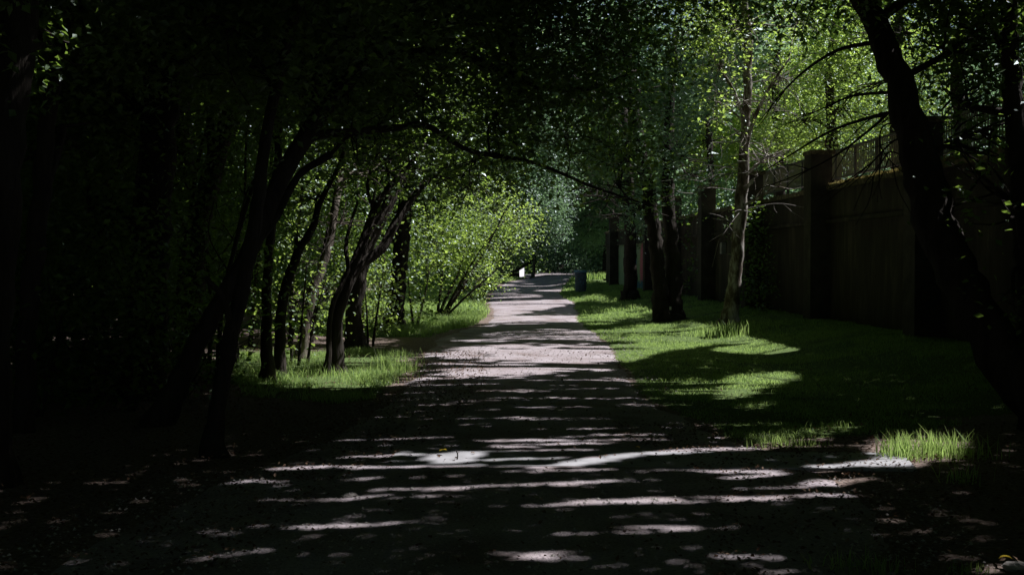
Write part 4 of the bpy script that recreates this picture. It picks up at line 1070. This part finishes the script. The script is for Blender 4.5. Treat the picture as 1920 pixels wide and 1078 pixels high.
rot = RNG.random(n) * 6.28
c_, s_ = np.cos(rot)[:, None], np.sin(rot)[:, None]
vx = (o5[None, :, 0] * c_ - o5[None, :, 1] * s_) * s[:, None] + x[:, None]
vy = (o5[None, :, 0] * s_ + o5[None, :, 1] * c_) * s[:, None] + y[:, None]
vz = o5[None, :, 2] * s[:, None] + (height(x, y) + .012)[:, None] + .008
b = np.arange(n)[:, None, None] * 5
f = (b + np.array([[0, 1, 4], [1, 2, 4], [2, 3, 4], [3, 0, 4]])[None]).reshape(-1, 3)
tag(mesh_obj('gravel', np.stack([vx, vy, vz], -1).reshape(-1, 3), f, M['stone']), 'loose grit and small gravel on the path', 'gravel', kind='stuff')

def fallen(px, py, label, L=.07, material='yellow_leaf', tilt=.3):
    c = G(px, py) + np.array([0, 0, .045])
    a = RNG.random() * 6.28
    d = np.array([math.cos(a), math.sin(a) * .5, tilt * .4]); d /= np.linalg.norm(d)
    b = np.cross(d, (0, 0, 1.)); b /= np.linalg.norm(b); nz = np.cross(b, d)
    V = [c]; prof = [.3, .5, .42, .2]
    for i, w in enumerate(prof):
        t = (i + 1) / 5
        mid = c + d * L * t + nz * .01 * math.sin(t * 3)
        V += [mid + b * L * w * .45 + nz * .006, mid, mid - b * L * w * .45 + nz * .006]
    V.append(c + d * L)
    Fs = [(0, 2, 1), (0, 3, 2)]
    q = []
    for i in range(3):
        o = 1 + 3 * i
        q += [(o, o + 1, o + 4, o + 3), (o + 1, o + 2, o + 5, o + 4)]
    Fs += [(10, 11, 13), (11, 12, 13)]
    o = mesh_obj('fallen_leaf', np.array(V), [np.array(q), np.array(Fs)], M[material])
    return tag(o, label, 'leaf')
fallen(824, 856, 'yellow fallen leaf on the sunlit left end of the concrete strip', .10)
fallen(1199, 850, 'small yellow fallen leaf at the far edge of the concrete strip', .06)
fallen(1448, 848, 'reddish fallen leaf beside the low grass at the path edge', .08, 'litter')
fallen(1872, 1062, 'large yellow leaf in the bottom right corner of the ground', .07, 'yellow_leaf', .0)
fallen(688, 832, 'pale fallen leaf on the dark soil left of the path', .06, 'yellow_leaf')
def stone(px, py, r, label):
    c = G(px, py)
    th, ph = np.meshgrid(np.linspace(0, 2 * np.pi, 12, endpoint=False), np.linspace(.12, np.pi - .12, 7))
    rr = r * (1 + .35 * (RNG.random(th.shape) - .5))
    V = np.stack([c[0] + 1.4 * rr * np.sin(ph) * np.cos(th), c[1] + rr * np.sin(ph) * np.sin(th), c[2] + .3 * r + .6 * rr * np.cos(ph)], -1).reshape(-1, 3)
    idx = np.arange(84).reshape(7, 12)
    q = np.stack([idx[:-1], np.roll(idx[:-1], -1, 1), np.roll(idx[1:], -1, 1), idx[1:]], -1).reshape(-1, 4)
    tag(mesh_obj('stone', V, [q, np.array([idx[0][[0, 4, 8]]]), ], M['stone']), label, 'stone')
stone(655, 934, .045, 'small pale stone lying on the near left side of the path')
stone(1905, 1068, .05, 'white stone at the right end of the bottom edge')
stone(1320, 893, .03, 'little stone just in front of the concrete strip on the right')
sg = G(857, 866)
mb = MB(); mb.tube(catmull([sg + [0, 0, .02], sg + [.005, 0, .06], sg + [-.012, .005, .10]], 6), np.linspace(.006, .004, 6), seg=5)
tag(mb.build('twig', M['bark']), 'short dark twig standing up on the sunlit end of the concrete strip', 'twig')

for t in ALL_TREES: finish_tree(t)

# ------------------------------------------------------------------ light, sky, camera
world = bpy.data.worlds.new('World'); scene.world = world; world.use_nodes = True
nt = world.node_tree; nt.nodes.clear()
sky = nt.nodes.new('ShaderNodeTexSky'); sky.sky_type = 'NISHITA'; sky.sun_disc = False
sky.sun_elevation = SUN_EL; sky.sun_rotation = SUN_AZ
bg = nt.nodes.new('ShaderNodeBackground'); bg.inputs['Strength'].default_value = .05
wo = nt.nodes.new('ShaderNodeOutputWorld')
nt.links.new(sky.outputs[0], bg.inputs[0]); nt.links.new(bg.outputs[0], wo.inputs[0])
sl = bpy.data.lights.new('sun', 'SUN'); sl.energy = 5; sl.angle = math.radians(.53); sl.color = (1, .968, .96)
so = bpy.data.objects.new('sun', sl); C.objects.link(so)
from mathutils import Vector
so.rotation_euler = Vector(S.tolist()).to_track_quat('Z', 'Y').to_euler()
so.location = (20, 30, 40)
cam = bpy.data.cameras.new('camera'); cam.sensor_width = 36; cam.lens = 36 * F / 1920
cam.clip_end = 2000; cam.clip_start = .05
co = bpy.data.objects.new('camera', cam); C.objects.link(co)
co.location = (0, 0, EYE); co.rotation_euler = (math.pi / 2 - PITCH, 0, 0)
scene.camera = co
scene.view_settings.view_transform = 'Standard'; scene.view_settings.look = 'None'
scene.view_settings.exposure = .5; scene.view_settings.gamma = 1
cy = scene.cycles
cy.max_bounces = 3; cy.diffuse_bounces = 1; cy.glossy_bounces = 2; cy.transmission_bounces = 2; cy.transparent_max_bounces = 8
cy.use_denoising = True
cy.caustics_reflective = False; cy.caustics_refractive = False
cy.sample_clamp_indirect = 4
